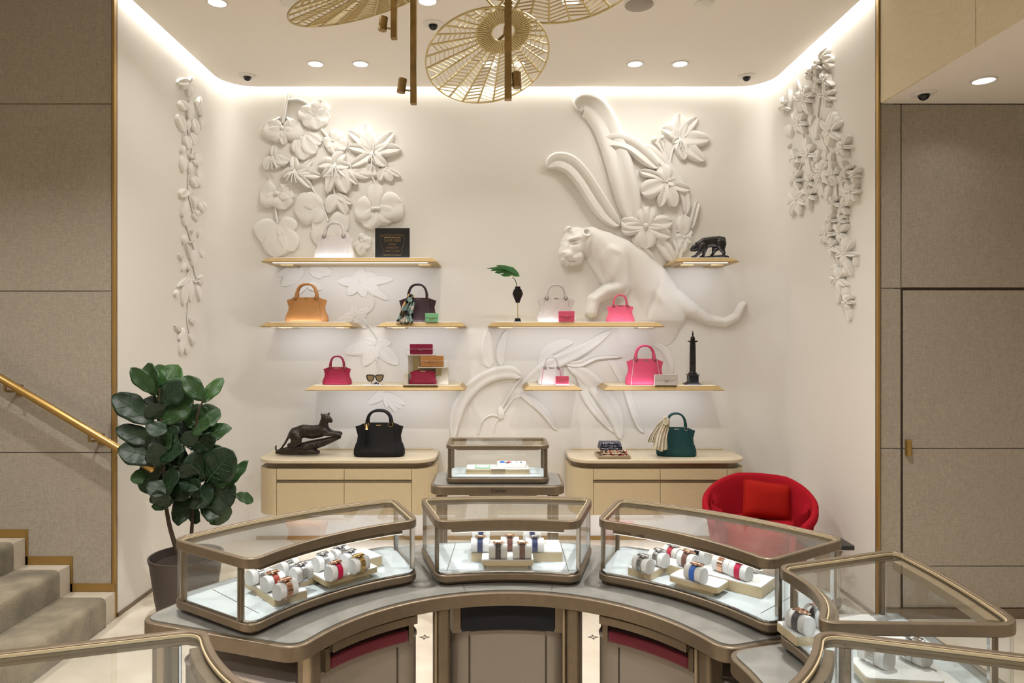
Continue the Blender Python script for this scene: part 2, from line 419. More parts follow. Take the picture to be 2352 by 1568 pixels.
# front wall on the other side
wr = struct('wall_front_right', BX(XW+.1, 4.6, YF+.015, YF+.09, 0, ZT), 'joint', 'wall of grey woven cloth panels with a flush door')
k_ = YF/F
zr = [0.06, CH-(1300-CY)*k_, CH-(1030-CY)*k_, CH-(662-CY)*k_, 2.99]
xs_ = (2070-CX)*k_
for i, (a, b) in enumerate(zip(zr, zr[1:])):
    BX(2.236, xs_-.003, YF, YF+.015, a+.002, b-.002).build('panel', 'grey_cloth', wr, bevel=.002)
BX(xs_+.003, 4.6, YF, YF+.015, zr[3]+.006, 2.988).build('panel', 'grey_cloth', wr, bevel=.002)
dr = struct('door_1', BX(xs_+.012, 3.42, YF+.006, YF+.0149, .06, zr[3]-.01), 'joint', 'flush door covered in grey woven cloth')
for a, b in zip(zr[:3], zr[1:]):
    BX(xs_+.012, 3.42, YF, YF+.006, a+.002, min(b-.002, zr[3]-.012)).build('panel', 'grey_cloth', dr, bevel=.002)
hx = (2083-CX)*k_
BX(hx-.012, hx+.012, YF-.03, YF, zr[2]-.04, zr[2]+.055).build('handle', 'brass_trim', dr, bevel=.004)
for a, b in zip(zr[:3], zr[1:]):
    BX(3.43, 4.6, YF, YF+.015, a+.002, b-.002).build('panel', 'grey_cloth', wr, bevel=.002)
struct('baseboard_right', BX(2.236, 4.6, YF-.008, YF+.015, 0, .058), 'bronze')
struct('trim_3', BX(2.225, 2.236, YF-.004, YF+.015, 0, 2.99), 'bronze', 'dark bronze edge strip of the panels by the door')
struct('trim_4', BX(XW, 2.225, YF-.012, YF+.02, 0, ZC), 'brass_trim', 'brass corner strip by the flush door')
struct('baseboard_back', BX(-1.93, 1.93, YB-.012, YB, 0, .03), 'brass_trim')
struct('baseboard_left', BX(-XW, -XW+.008, YF+.02, YB-R, 0, .022), 'bronze')
struct('baseboard_side', BX(XW-.008, XW, YF+.02, YB-R, 0, .022), 'bronze')
# bulkhead
bk = struct('ceiling_bulkhead', BX(2.240, 4.6, -3.5, YF, 2.992, ZC), 'soffit_paint', 'lowered ceiling with a cream cloth fascia')
ys = [YF-.014, 3.17, 1.75, .3, -1.2, -3.5]
for a, b in zip(ys, ys[1:]):
    BX(2.225, 2.240, b+.002, a-.002, 2.99, ZC).build('panel', 'cream_cloth', bk, bevel=.001)
# ------------------------------------------------------------------ ceiling fittings
def downlight(x, y, z, p, label, group=None):
    t = thing('downlight', label, 'downlight', (x, y, z), 0, group)
    part('dlring', lambda: MB().ring([(.062*math.cos(2*PI*k/28), .062*math.sin(2*PI*k/28)) for k in range(28)], [(.052*math.cos(2*PI*k/28), .052*math.sin(2*PI*k/28)) for k in range(28)], -.005, 0), 'trim_ring', 'white_plastic', t)
    part('dllens', lambda: MB().lathe([(.052, 0), (.052, -.002), (.0, -.0021)], 28), 'lens', 'downlight_glow', t)
    area('downlight_lamp', (x, y, z-.012), (0, 0, 0), .1, .1, p, WARM, 'DISK', math.radians(165 if y > 4.5 else 125))
dl = ['ceiling downlight above the cream bag shelf, nearer the wall corner', 'ceiling downlight above the black framed plaque', 'ceiling downlight above the star flower, nearer the chandelier',
      'ceiling downlight above the black panther shelf corner', 'ceiling downlight near the bay edge above the plant', 'ceiling downlight between the brass rods at the picture top', 'ceiling downlight seen through the upper brass leaf disc',
      'ceiling downlight seen through the lower brass leaf disc, nearer the hanging rods', 'ceiling downlight seen through the lower brass leaf disc beside its stem']
for d, l in zip(DOWN, dl): downlight(*d, l)
for i, d in enumerate(DOWN2):
    downlight(*d, 'ceiling downlight in the lowered ceiling above the flush door' if i == 0 else 'unseen ceiling downlight added to light the shop floor', 'unseen downlights added over the shop floor' if i else None)
def dome(x, y, z, label):
    t = thing('dome_camera', label, 'camera', (x, y, z))
    part('domering', lambda: MB().lathe([(.066, 0), (.066, -.004), (.048, -.012), (.030, -.010), (.0, -.009)], 28), 'housing', 'white_plastic', t)
    part('dome', lambda: MB().ball((0, 0, -.010), (.030, .030, .030), 16), 'dome', 'black_gloss', t)
for px, py, l in ((568, 174, 'black dome camera in the ceiling over the plant side corner'), (995, 55, 'black dome camera in the ceiling beside the brass rods'), (1715, 175, 'black dome camera in the ceiling over the armchair side corner')):
    Y = F*(ZC-CH)/(CY-py); dome((px-CX)*Y/F, Y, ZC, l)
Y = F*(2.99-CH)/(CY-215); dome((2122-CX)*Y/F, Y, 2.992, 'black dome camera in the lowered ceiling above the door')
for px, py, l in ((665, 6, 'flat round sprinkler cover beside the tilted edge of the leaf disc'), (1617, 8, 'flat round sprinkler cover beyond the upper leaf disc'), (1468, 10, 'grey round speaker grille behind the rim of the upper leaf disc')):
    Y = F*(ZC-CH)/(CY-py); r = .055 if px != 1468 else .085
    t = thing('ceiling_cover', l, 'cover', ((px-CX)*Y/F, Y, ZC))
    MB().lathe([(r, 0), (r, -.006), (r-.012, -.010), (0, -.0101)], 28).build('plate', 'white_plastic' if px != 1468 else 'grey_lacquer', t, local=True)
    MB().lathe([(r*1.12, 0), (r*1.12, -.003), (r, -.003)], 28).build('rim', 'ceiling_paint', t, local=True)
# ------------------------------------------------------------------ staircase
st = thing('staircase', 'stone staircase with brown carpet runner against grey panels', 'staircase', (-2.212, 3.1, 0))
TX = Matrix(((1, 0, 0, 0), (0, 0, 1, 0), (0, 1, 0, 0), (0, 0, 0, 1)))     # (x,z,y) profile -> extruded along y
Y0, Y1, DX, DZ = 1.6, YF-.006, .26, .157
for i in range(9):
    x = -2.214-DX*i; z = DZ*(i+1); x2 = max(x-DX, -4.595)
    BX(x2 if i < 8 else -4.595, x, Y0, Y1, 0 if i == 0 else z-DZ-.03, z).build('step', 'stair_stone', st, bevel=.004)
    pr = [(x+.016, z-DZ+.0135), (x+.016, z-.03), (x+.013, z-.008), (x+.003, z+.006), (x-.015, z+.012), (x2+.016, z+.012), (x2+.016, z+.001), (x+.001, z+.001), (x+.001, z-DZ+.0135)]
    if i == 0: pr[0] = (x+.016, 0.001); pr[-1] = (x+.001, 0.001)
    MB().prism(pr, Y0, YF-.125, TX).build('carpet', 'carpet', st, smooth=60)
    mb = BX(x2-.012, x-.001, Y1, YF-.0005, z, z+.047)
    mb.box(x2, x2+.012, Y1, YF-.0005, z, z+DZ+.047)
    mb.build('brass_skirting', 'brass_trim', st)
a = PX(355, 1080, 3.85); b = PX(-260, 712, 3.85)
hr = thing('handrail', 'round brass handrail fixed to the grey panels above stairs', 'handrail', a)
n_ = (b-a).normalized()
m = MB().tube([a, a+n_*.006, a+n_*.015, b], [.012, .019, .022, .022], 14)
m.build('rail', 'brass', hr)
for px in (205, 12, -180):
    t_ = (px-355)/(-260-355); c = a.lerp(b, t_)
    m = MB().tube([c+Vector((0, 0, -.015)), c+Vector((0, .0, -.055)), c+Vector((0, .04, -.062)), (c.x, YF-.001, c.z-.062)], .008, 8)
    m.box(c.x-.018, c.x+.018, YF-.008, YF-.0005, c.z-.095, c.z-.03)
    m.build('bracket', 'dark_brass', hr)
# ================================================================== fixed furniture
# ------------------------------------------------------------------ wall shelves
def shelf(x0, x1, z, label, y0=5.13, th=.034, cut=None):
    """x0..x1 front edge, z underside"""
    cx_ = (x0+x1)/2
    t = thing('wall_shelf', label, 'shelf', (cx_, YB, z))
    c = .038
    vs_ = []
    for (dx, dy, zz) in ((0, 0, z), (0, .0, z+.005), (c, c, z+th)):
        vs_ += [(x0+dx, y0+dy, zz), (x1-dx, y0+dy, zz), (x1-dx, YB-.001, zz), (x0+dx, YB-.001, zz)]
    fs_ = [(3, 2, 1, 0), (8, 9, 10, 11)]
    for q in (0, 4):
        fs_ += [(q+i, q+(i+1) % 4, q+4+(i+1) % 4, q+4+i) for i in range(4)]
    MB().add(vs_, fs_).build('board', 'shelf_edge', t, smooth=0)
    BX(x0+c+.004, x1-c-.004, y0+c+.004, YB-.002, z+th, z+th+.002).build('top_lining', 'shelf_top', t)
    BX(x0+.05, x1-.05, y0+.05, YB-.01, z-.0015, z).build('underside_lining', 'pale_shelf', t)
    BX(x0+.075, x1-.075, y0+.030, y0+.044, z-.004, z).build('light_strip', 'led' if z > 2 else 'led_soft', t)
    for bx in (x0+.09, x1-.16):
        BX(bx, bx+.10, YB-.20, YB-.001, z-.008, z-.0015).build('bracket', 'shelf_edge', t)
    L = x1-x0
    area('shelf_lamp', (cx_, y0+.10, z-.007), (math.radians(28), 0, 0), L-.14, .02, 1.5*L, LEDC)
    # uplight let into the front of the shelf top
    BX(x0+c+.02, x1-c-.02, y0+c+.006, y0+c+.012, z+th+.001, z+th+.004).build('top_light_strip', 'led_soft', t)
    area('shelf_uplight', (cx_, y0+c+.009, z+th+.006), (math.radians(180-38), 0, 0), L-.12, .008, .5*L, LEDC)
    return t
def fx(px, Y=5.13): return (px-CX)*Y/F
def fz(py, Y=5.13): return CH-(py-CY)*Y/F
ZS1 = fz(601.5); ZS2 = fz(750.5); ZS3 = fz(897)
shelf(fx(600), fx(1004), ZS1, 'long upper wall shelf carrying the white bag and black plaque')
shelf(fx(1550), fx(1698), ZS1, 'short upper wall shelf carrying the prowling black panther')
shelf(fx(597), fx(810), ZS2, 'middle wall shelf carrying only the tan handbag')
shelf(fx(865), fx(1068), ZS2, 'middle wall shelf carrying the plum bag with scarf')
shelf(fx(1120), fx(1526), ZS2, 'long middle wall shelf carrying the vase and grey bag')
shelf(fx(700), fx(1068), ZS3, 'lower wall shelf carrying the red bag and sunglasses')
shelf(fx(1203), fx(1338), ZS3, 'shortest lower wall shelf carrying a small grey bag')
shelf(fx(1387), fx(1664), ZS3, 'lower wall shelf carrying the large pink bag and column')
ST1, ST2, ST3 = ZS1+.036, ZS2+.036, ZS3+.036       # top faces
# ------------------------------------------------------------------ floating cabinets
def cabinet(x0, x1, label):
    y0 = 5.05; zt = .724; zb = .315; cx_ = (x0+x1)/2
    t = thing('floating_cabinet', label, 'cabinet', (cx_, YB, zb))
    r = .16
    def plan(d, back=YB-.001):
        return [(x0+d, back)]+arc2(x0+r, y0+r, r-d, PI, 1.5*PI, 10)+arc2(x1-r, y0+r, r-d, 1.5*PI, 2*PI, 10)+[(x1-d, back)]
    MB().prism(plan(-.004), zt-.028, zt).build('top', 'cabinet_top', t, bevel=.006)
    BX(x0+.05, x1-.05, YB-.02, YB-.0005, zt, zt+.014).build('back_ledge', 'cabinet_top', t, bevel=.003)
    MB().prism(plan(.035), zt-.075, zt-.028).build('recess', 'bronze', t)
    MB().prism(plan(.010), zb, zt-.072).build('body', 'cabinet_lacquer', t)
    # curved end panels and fronts
    zd = fz(1102, y0); zg = .012
    BX(x0+r, x1-r, y0-.003, y0+.0101, zd-.018, zd-.005).build('drawer_pull_rail', 'bronze', t)
    def endp(cx__, a0, a1, xb):
        o_ = arc2(cx__, y0+r, r, a0, a1, 10); i_ = arc2(cx__, y0+r, r-.0095, a0, a1, 10)
        if xb < cx_: o_ = [(x0, YB-.001)]+o_; i_ = [(x0+.0095, YB-.001)]+i_
        else: o_ = o_+[(x1, YB-.001)]; i_ = i_+[(x1-.0095, YB-.001)]
        MB().wallstrip(o_, i_, zb-.002, zt-.070).build('curved_side', 'cabinet_lacquer', t)
    endp(x0+r, PI, 1.5*PI, x0); endp(x1-r, 1.5*PI, 2*PI, x1)
    xa, xb = x0+r+.004, x1-r-.004; xm = (xa+xb)/2
    for p, q in ((xa, xm-.002), (xm+.002, xb)):
        BX(p, q, y0-.001, y0+.010, zd+.002, zt-.070).build('drawer', 'cabinet_lacquer', t, bevel=.0015)
        BX(p, q, y0-.001, y0+.010, zb, zd-.020).build('door', 'cabinet_lacquer', t, bevel=.0015)
    BX(x0+.2, x1-.2, y0+.06, y0+.075, zb-.006, zb).build('light_strip', 'led', t)
    area('cabinet_lamp', (cx_, y0+.12, zb-.012), (math.radians(20), 0, 0), x1-x0-.3, .03, 3.0, LEDC)
    return t
cabinet((597-CX)*5.16/F, (999-CX)*5.16/F, 'floating cream cabinet under the resting panther and black bag')
cabinet((1309-CX)*5.16/F, (1708-CX)*5.16/F, 'floating cream cabinet beside the red armchair')
ZK = .724
# ------------------------------------------------------------------ the ring of display tables and glass cases
RC = Vector((.04, 1.70))
ZTAB, ZDECK, ZRIM = .775, .818, 1.003
def side(p, q, sag, n=16):
    p, q = Vector(p), Vector(q); d = q-p; nn = Vector((-d.y, d.x)).normalized()
    return [p+d*t+nn*(sag*4*t*(1-t)) for t in [i/n for i in range(n+1)]]
def trim_poly(pts, r):
    """cut r of length from both ends"""
    def cut(ps):
        ps = list(ps); rem = r
        while len(ps) > 2 and (ps[1]-ps[0]).length < rem:
            rem -= (ps[1]-ps[0]).length; ps.pop(0)
        d = ps[1]-ps[0]; ps[0] = ps[0]+d*(rem/d.length); return ps
    return cut(cut(pts)[::-1])[::-1]
def case_plan(A, B, C, D, si, so, rc):
    S = [side(A, B, si), side(B, C, 0, 4), side(C, D, so), side(D, A, 0, 4)]
    S = [trim_poly(s_, rc) for s_ in S]; K = [B, C, D, A]; segs = []
    for i in range(4):
        segs.append(('s', S[i])); segs.append(('c', bez(S[i][-1], K[i], S[(i+1) % 4][0], 8)[1:-1]))
    return segs
def showcase(label, A, B, C, D, si, so, rc=.055, lamp=1.0, joints=(), bar_end=False):
    A, B, C, D = [Vector(p) for p in (A, B, C, D)]
    segs = case_plan(A, B, C, D, si, so, rc)
    out_ = [p for k, s_ in segs for p in s_]
    cen = (A+B+C+D)/4
    t = thing('glass_showcase', label, 'showcase', (cen.x, cen.y, ZTAB))
    i1 = inset(out_, .012); i2 = inset(out_, .030)
    MB().prism(inset(out_, .022), ZTAB+.001, ZTAB+.014).build('plinth', 'bronze', t)
    MB().prism(out_, ZTAB+.014, ZDECK-.004).build('base', 'bronze', t, bevel=.004)
    MB().prism(inset(out_, .0125), ZDECK-.004, ZDECK).build('deck', 'deck', t)
    MB().ring(out_, inset(out_, .016), ZRIM-.030, ZRIM).build('top_rim', 'bronze', t, bevel=.003)
    MB().ring(inset(out_, .0163), inset(out_, .0195), ZRIM-.010, ZRIM-.004).build('rim_seal', 'tray_side', t)
    MB().prism(inset(out_, .0165), ZRIM-.016, ZRIM-.011).build('glass_top', 'glass', t)
    # panes: long curved ones carry the rounded corners, flat ones close the ends
    n = len(out_); g0 = inset(out_, .004); g1 = inset(out_, .009)
    MB().ring(inset(out_, .009), inset(out_, .0122), ZDECK-.004, ZDECK+.002).build('deck_edge', 'steel', t)
    idx = 0; spans = []
    for k, s_ in segs: spans.append((idx, idx+len(s_))); idx += len(s_)
    def run(a, b): return [i % n for i in range(a, b)]
    panes = [run(spans[7][0]-n, spans[7][1]-n)+run(spans[0][0], spans[1][1]+1), run(spans[2][0], spans[2][1]), run(spans[2][1]-1, spans[5][1]+1), run(spans[6][0], spans[6][1])]
    for pn in panes:
        MB().wallstrip([g0[i] for i in pn], [g1[i] for i in pn], ZDECK-.004, ZRIM-.030).build('glass_pane', 'glass', t)
    for sp in (spans[2], spans[6]):
        pa, pb = Vector(out_[sp[0]]), Vector(out_[sp[1]-1]); d = (pb-pa).normalized(); nn = Vector((-d.y, d.x))
        ang = math.atan2(d.y, d.x)
        for q in (pa+d*.004, pb-d*.004):
            w = q+nn*.010
            T = Matrix.Translation((w.x, w.y, 0)) @ Matrix.Rotation(ang, 4, 'Z')
            MB().box(-.007, .007, -.006, .008, ZDECK-.004, ZRIM-.030, T).build('post', 'bronze', t, bevel=.002)
            MB().box(-.0115, -.0075, -.005, .006, ZDECK-.004, ZRIM-.030, T).build('post_strip', 'steel', t)
    # light bar under the rim on the hollow side
    sp = spans[0]; b0 = inset(out_, .020); b1 = inset(out_, .040)
    rr = list(range(sp[0], sp[1]))
    MB().wallstrip([b0[i] for i in rr], [b1[i] for i in rr], ZRIM-.046, ZRIM-.0165).build('light_bar', 'bronze', t)
    c0 = inset(out_, .024); c1 = inset(out_, .034)
    MB().wallstrip([c0[i] for i in rr], [c1[i] for i in rr], ZRIM-.049, ZRIM-.046).build('light_strip', 'led', t)
    mid = Vector(b1[rr[len(rr)//2]]); d = (B-A).normalized(); nn = Vector((-d.y, d.x))
    L = (B-A).length*.75
    lo = area('case_lamp', (mid.x+nn.x*.02, mid.y+nn.y*.02, ZRIM-.052), (0, 0, 0), L, .02, 0.16*lamp, (.88, .95, 1))
    lo.rotation_euler = (0, 0, math.atan2(d.y, d.x)); lo.rotation_mode = 'XYZ'
    for a_, b_ in joints:
        a_, b_ = Vector(a_), Vector(b_); dd = (b_-a_).normalized(); pp = Vector((-dd.y, dd.x))*.0011
        MB().prism([a_-pp, b_-pp, b_+pp, a_+pp], ZDECK-.001, ZDECK+.0005).build('deck_joint', 'joint', t)
    if bar_end:
        sp = spans[bar_end]; rr = list(range(sp[0], sp[1])); b0 = inset(out_, .022); b1 = inset(out_, .050)
        MB().wallstrip([b0[i] for i in rr], [b1[i] for i in rr], ZRIM-.040, ZRIM-.0165).build('end_bar', 'pale_bronze', t)
    return t
def on2(a, b, c, d):
    p, q = on_plane(a, b, ZDECK), on_plane(c, d, ZDECK); return ((p.x, p.y), (q.x, q.y))
def mx(p): return (2*RC.x-p[0], p[1])
# center, left, right (mirrored), the one by the door, two nearest
CC = [(-.205, 2.355), (.285, 2.355), (.385, 2.715), (-.305, 2.715)]
LC = [(-.700, 1.950), (-.268, 2.385), (-.402, 2.700), (-1.035, 2.165)]
RCs = [mx(LC[1]), mx(LC[0]), mx(LC[3]), mx(LC[2])]
showcase('glass showcase of leather strapped watches in the ring middle', *CC, .036, -.030, joints=[on2(1288, 1248, 1306, 1312), on2(1046, 1248, 1026, 1312)])
showcase('glass showcase nearest the potted plant with bracelet watches', *LC, .060, -.060, joints=[on2(488, 1353, 594, 1408)])
showcase('glass showcase in front of the red armchair with strapped watches', *RCs, .060, -.060, joints=[tuple(mx(p) for p in on2(488, 1353, 594, 1408))])
FR = [(.775, 1.915), (.715, 1.535), (1.180, 1.520), (1.205, 2.065)]
showcase('glass showcase in front of the flush door with two steel watches', *FR, .055, -.02, rc=.06, bar_end=4)
NR = [(.700, 1.505), (.360, 1.140), (.72, .78), (1.20, 1.345)]
showcase('half seen empty showcase under the door side showcase, at the picture corner', *NR, .045, -.04, rc=.06)
NL = [(-.290, 1.150), (-.640, 1.515), (-1.16, 1.36), (-.66, .78)]
showcase('half seen empty showcase beside the stairs, at the picture corner', *NL, .045, -.04, rc=.06)
# tables
def polar(r, a): return Vector((RC.x+r*math.cos(math.radians(a)), RC.y+r*math.sin(math.radians(a))))
def sector(r0, r1, a0, a1, rc=.06, n=40):
    i_ = [polar(r0, a0+(a1-a0)*k/n) for k in range(n+1)]; o_ = [polar(r1, a1+(a0-a1)*k/n) for k in range(n+1)]
    S = [i_, [i_[-1].lerp(o_[0], k/4) for k in range(5)], o_, [o_[-1].lerp(i_[0], k/4) for k in range(5)]]
    K = [i_[-1], o_[0], o_[-1], i_[0]]
    S = [trim_poly(s_, rc) for s_ in S]; out_ = []
    for k in range(4): out_ += S[k]+bez(S[k][-1], K[k], S[(k+1) % 4][0], 6)[1:-1]
    return out_
def table(label, r0, r1, a0, a1, legs, seams, rc=.07):
    c = polar((r0+r1)/2, (a0+a1)/2)
    t = thing('curved_table', label, 'table', (c.x, c.y, 0))
    o_ = sector(r0, r1, a0, a1, rc)
    MB().prism(o_, ZTAB-.050, ZTAB-.004).build('apron', 'bronze', t, bevel=.004)
    MB().prism(inset(o_, .016), ZTAB-.004, ZTAB).build('stone_top', 'table_stone', t)
    for s_ in seams:
        p, q = polar(r0+.006, s_), polar(r1-.006, s_); d = (q-p).normalized(); nn = Vector((-d.y, d.x))*.001
        MB().prism([p-nn, q-nn, q+nn, p+nn], ZTAB-.001, ZTAB+.0006).build('joint', 'joint', t)
    for r, a in legs:
        p = polar(r, a); T = Matrix.Translation((p.x, p.y, 0)) @ Matrix.Rotation(math.radians(a), 4, 'Z')
        lo = MB().box(-.030, .030, -.024, .024, 0, ZTAB-.050, T).build('leg', 'bronze', t, bevel=.012, seg=4)
        MB().box(-.034, -.006, .0242, .034, 0, ZTAB-.050, T).build('leg_strip', 'pale_bronze', t, bevel=.003)
    return t
table('curved display table arching past the three rear showcases', .625, 1.215, 18.5, 161, [(.68, 109.5), (1.12, 112), (.68, 70.5), (1.12, 68), (.672, 152), (1.165, 158), (.672, 28), (1.165, 22)], [103, 77])
table('curved display table under the door side showcase', .615, 1.25, -14, 18.2, [(.70, -8), (1.15, -8), (.70, 12), (1.15, 12)], [])
table('curved display table under the picture corner showcase by the door', .60, 1.2, -62, -15, [(.7, -20), (1.1, -20), (.7, -56), (1.1, -56)], [])
table('curved display table under the picture corner showcase by the stairs', .60, 1.2, 195, 242, [(.7, 200), (1.1, 200), (.7, 236), (1.1, 236)], [])
# cabinets under the table
def undercab(label, a0, a1, r0=.715, r1=1.06, tray='dark', z1=.620):
    c = polar((r0+r1)/2, (a0+a1)/2); am = (a0+a1)/2
    t = thing('storage_cabinet', label, 'cabinet', (c.x, c.y, 0))
    o_ = sector(r0, r1, a0, a1, .06, 20)
    MB().prism(inset(o_, .03), 0, .05).build('plinth', 'bronze', t)
    MB().prism(o_, .05, z1-.012).build('body', 'grey_lacquer', t)
    MB().prism(inset(o_, -.003), z1-.012, z1).build('top', 'grey_lacquer_lit_top', t, bevel=.003)
    d_ = (a1-a0)*.17
    ii = [polar(r0-.003, a0+d_+(a1-a0-2*d_)*k/12) for k in range(13)]; jj = [polar(r0+.002, a0+d_+(a1-a0-2*d_)*k/12) for k in range(13)]
    MB().wallstrip(jj, ii, .06, z1-.014).build('door', 'grey_lacquer', t)
    for aa in (a0+d_-.35, a1-d_+.35):
        p = polar(r0-.001, aa); T = Matrix.Translation((p.x, p.y, 0)) @ Matrix.Rotation(math.radians(aa), 4, 'Z')
        MB().box(-.002, .004, -.0025, .0025, .06, z1-.03, T).build('shadow_gap', 'joint', t)
    return t
undercab('grey storage cabinet under the ring middle showcase', 74, 106)
undercab('grey storage cabinet under the plant side showcase', 115, 156, .715, 1.15)
undercab('grey storage cabinet under the armchair side showcase', 24, 65, .715, 1.15)
undercab('grey storage cabinet under the door side showcase', -10, 14, .77, 1.08)
def drawer(label, a0, a1, kind):
    c = polar(.8, (a0+a1)/2); z0, z1 = .662, ZTAB-.051
    t = thing('pull_out_tray', label, 'tray', (c.x, c.y, z0))
    n = 14
    def st_(r, ex=0): return [polar(r, a0-ex+(a1-a0+2*ex)*k/n) for k in range(n+1)]
    if kind == 'dark':
        MB().wallstrip(st_(.95), st_(.685), .6205, z1).build('velvet_lining', 'dark_velvet', t)
        for aa in (a0-1.6, a1+1.6):
            p = polar(.82, aa); T = Matrix.Translation((p.x, p.y, 0)) @ Matrix.Rotation(math.radians(aa), 4, 'Z')
            MB().box(-.14, .13, -.014, .014, .6205, z1, T).build('bracket', 'bronze', t)
    else:
        MB().wallstrip(st_(.662), st_(.640), z1-.034, z1-.006).build('front_rail', 'bronze', t, bevel=.002)
        MB().wallstrip(st_(.95), st_(.663), z1-.016, z1-.004).build('drawer_board', 'dark_velvet', t)
        MB().wallstrip(st_(.93, -1.6), st_(.672, -1.6), .6205, .662).build('velvet_cushion', 'red_velvet', t, bevel=.008)
        for aa in (a0+.8, a1-.8):
            p = polar(.72, aa); T = Matrix.Translation((p.x, p.y, 0)) @ Matrix.Rotation(math.radians(aa), 4, 'Z')
            MB().box(-.045, .045, -.009, .009, .6205, z1-.032, T).build('bracket', 'bronze', t)
    return t
drawer('black lined pull-out tray under the ring middle showcase', 76.5, 103.5, 'dark')
drawer('bronze pull-out tray with red velvet under the plant side showcase', 118, 146, 'red')
drawer('bronze pull-out tray with red velvet under the armchair side showcase', 34, 62, 'red')
# ------------------------------------------------------------------ console with the single case behind
cx0, cx1 = -.375, .388; cy0, cy1 = 3.83, 4.24; zt = .80
ct = thing('console_table', 'narrow bronze console table between the two cream cabinets', 'table', ((cx0+cx1)/2, (cy0+cy1)/2, 0))
o_ = rrect(cx0, cx1, cy0, cy1, .075)
MB().prism(o_, zt-.052, zt-.003).build('apron', 'bronze', ct, bevel=.004)
MB().prism(inset(o_, .016), zt-.003, zt).build('stone_top', 'table_stone', ct)
BX(cx0+.22, cx1-.16, cy0+.03, cy1-.05, zt-.09, zt-.052).build('drawer_box', 'bronze', ct)
for x in (cx0+.055, cx1-.055):
    for y in (cy0+.055, cy1-.055):
        BX(x-.020, x+.020, y-.020, y+.020, 0, zt-.052).build('leg', 'bronze', ct, bevel=.008)
        BX(x-.017, x+.017, y+.0205, y+.030, 0, zt-.052).build('leg_strip', 'pale_bronze', ct)
text('lettering', 'Cartier', 'black', ct, (.012, cy0-.0006, zt-.026), .030, shear=.35)
sx0, sx1, sy0, sy1 = -.287, .302, 3.865, 4.175; zr_ = 1.022
sc_ = thing('glass_showcase', 'rectangular glass showcase on the console between the cream cabinets', 'showcase', ((sx0+sx1)/2, (sy0+sy1)/2, zt))
o_ = rrect(sx0, sx1, sy0, sy1, .05)
MB().prism(inset(o_, .015), zt, zt+.010).build('plinth', 'bronze', sc_)
MB().prism(o_, zt+.010, zt+.036).build('base', 'bronze', sc_, bevel=.005)
MB().prism(inset(o_, .02), zt+.036, zt+.042).build('deck', 'deck', sc_)
MB().ring(o_, inset(o_, .020), zr_-.022, zr_).build('top_rim', 'bronze', sc_, bevel=.004)
MB().prism(inset(o_, .0195), zr_-.007, zr_-.002).build('glass_top', 'glass', sc_)
g0 = inset(o_, .006); g1 = inset(o_, .011); n4 = len(o_)//4
for k in range(4):
    ids = [(k*n4+i+3) % len(o_) for i in range(n4+1)]
    MB().wallstrip([g0[i] for i in ids], [g1[i] for i in ids], zt+.036, zr_-.022).build('glass_pane', 'glass', sc_)
for x in (sx0+.022, sx1-.022):
    for y in (sy0+.03, sy1-.03):
        BX(x-.010, x+.010, y-.008, y+.008, zt+.036, zr_-.022).build('post', 'bronze', sc_, bevel=.002)
BX(sx0+.06, sx1-.06, sy0+.022, sy0+.036, zr_-.030, zr_-.022).build('light_bar', 'pale_bronze', sc_)
area('case_lamp', ((sx0+sx1)/2, sy0+.05, zr_-.034), (0, 0, 0), .42, .02, .45, (1, .97, .95))
zd = zt+.042
tr = thing('jewel_tray', 'low cream jewellery tray inside the console showcase', 'tray', (0, 4.0, zd))
BX(-.175, .19, 3.945, 4.085, zd, zd+.028).build('box', 'tray_side', tr, bevel=.002)
BX(-.173, .188, 3.9465, 4.0835, zd+.028, zd+.031).build('white_top', 'white_pad', tr)
BX(-.03, .05, 3.9425, 3.9449, zd+.006, zd+.030).build('clasp', 'pale_bronze', tr)
b2 = thing('jewel_block', 'white raised block with small jewels on the cream tray', 'display block', (.1, 4.03, zd+.031))
BX(.005, .175, 3.985, 4.075, zd+.031, zd+.055).build('block', 'white_pad', b2, bevel=.003)
for x, m_, r in ((.035, 'strap_bright_blue', .016), (.075, 'leather_rose', .013)):
    q = thing('brooch', ('blue' if x < .05 else 'pink')+' enamel brooch lying on the white jewel block', 'brooch', (x, 4.02, zd+.055))
    MB().lathe([(r, 0), (r, .003), (r*.5, .007), (0, .008)], 14).build('stone', m_, q, local=True)
    MB().lathe([(r+.003, 0), (r+.003, .0015), (r, .002)], 14).build('setting', 'steel', q, local=True)
q = thing('brooch', 'dark jewelled brooch at the front of the white jewel block', 'brooch', (.065, 3.997, zd+.055))
MB().ball((0, 0, .002), (.012, .007, .004), 10).build('stone', 'dial_dark', q, local=True); MB().lathe([(.013, 0), (.012, .0015)], 14).build('setting', 'steel', q, local=True)
for i, x in enumerate((.118, .145)):
    q = thing('earring', ('steel' if i == 0 else 'violet')+' drop earring on the white jewel block', 'earring', (x, 4.02, zd+.055))
    MB().ball((0, 0, .002), (.003, .016, .002), 8).build('bar', 'steel', q, local=True); MB().ball((0, -.018, .004), .004, 8).build('drop', 'strap_blue' if i else 'steel', q, local=True)
q = thing('glass_tile', 'pale turquoise glass tile on the cream jewellery tray', 'tile', (-.1, 4.0, zd+.031))
BX(-.125, -.035, 3.96, 4.05, zd+.031, zd+.036).build('tile', 'leather_mint', q, bevel=.002); BX(-.117, -.043, 3.968, 4.042, zd+.036, zd+.0365).build('mirror', 'dial', q)
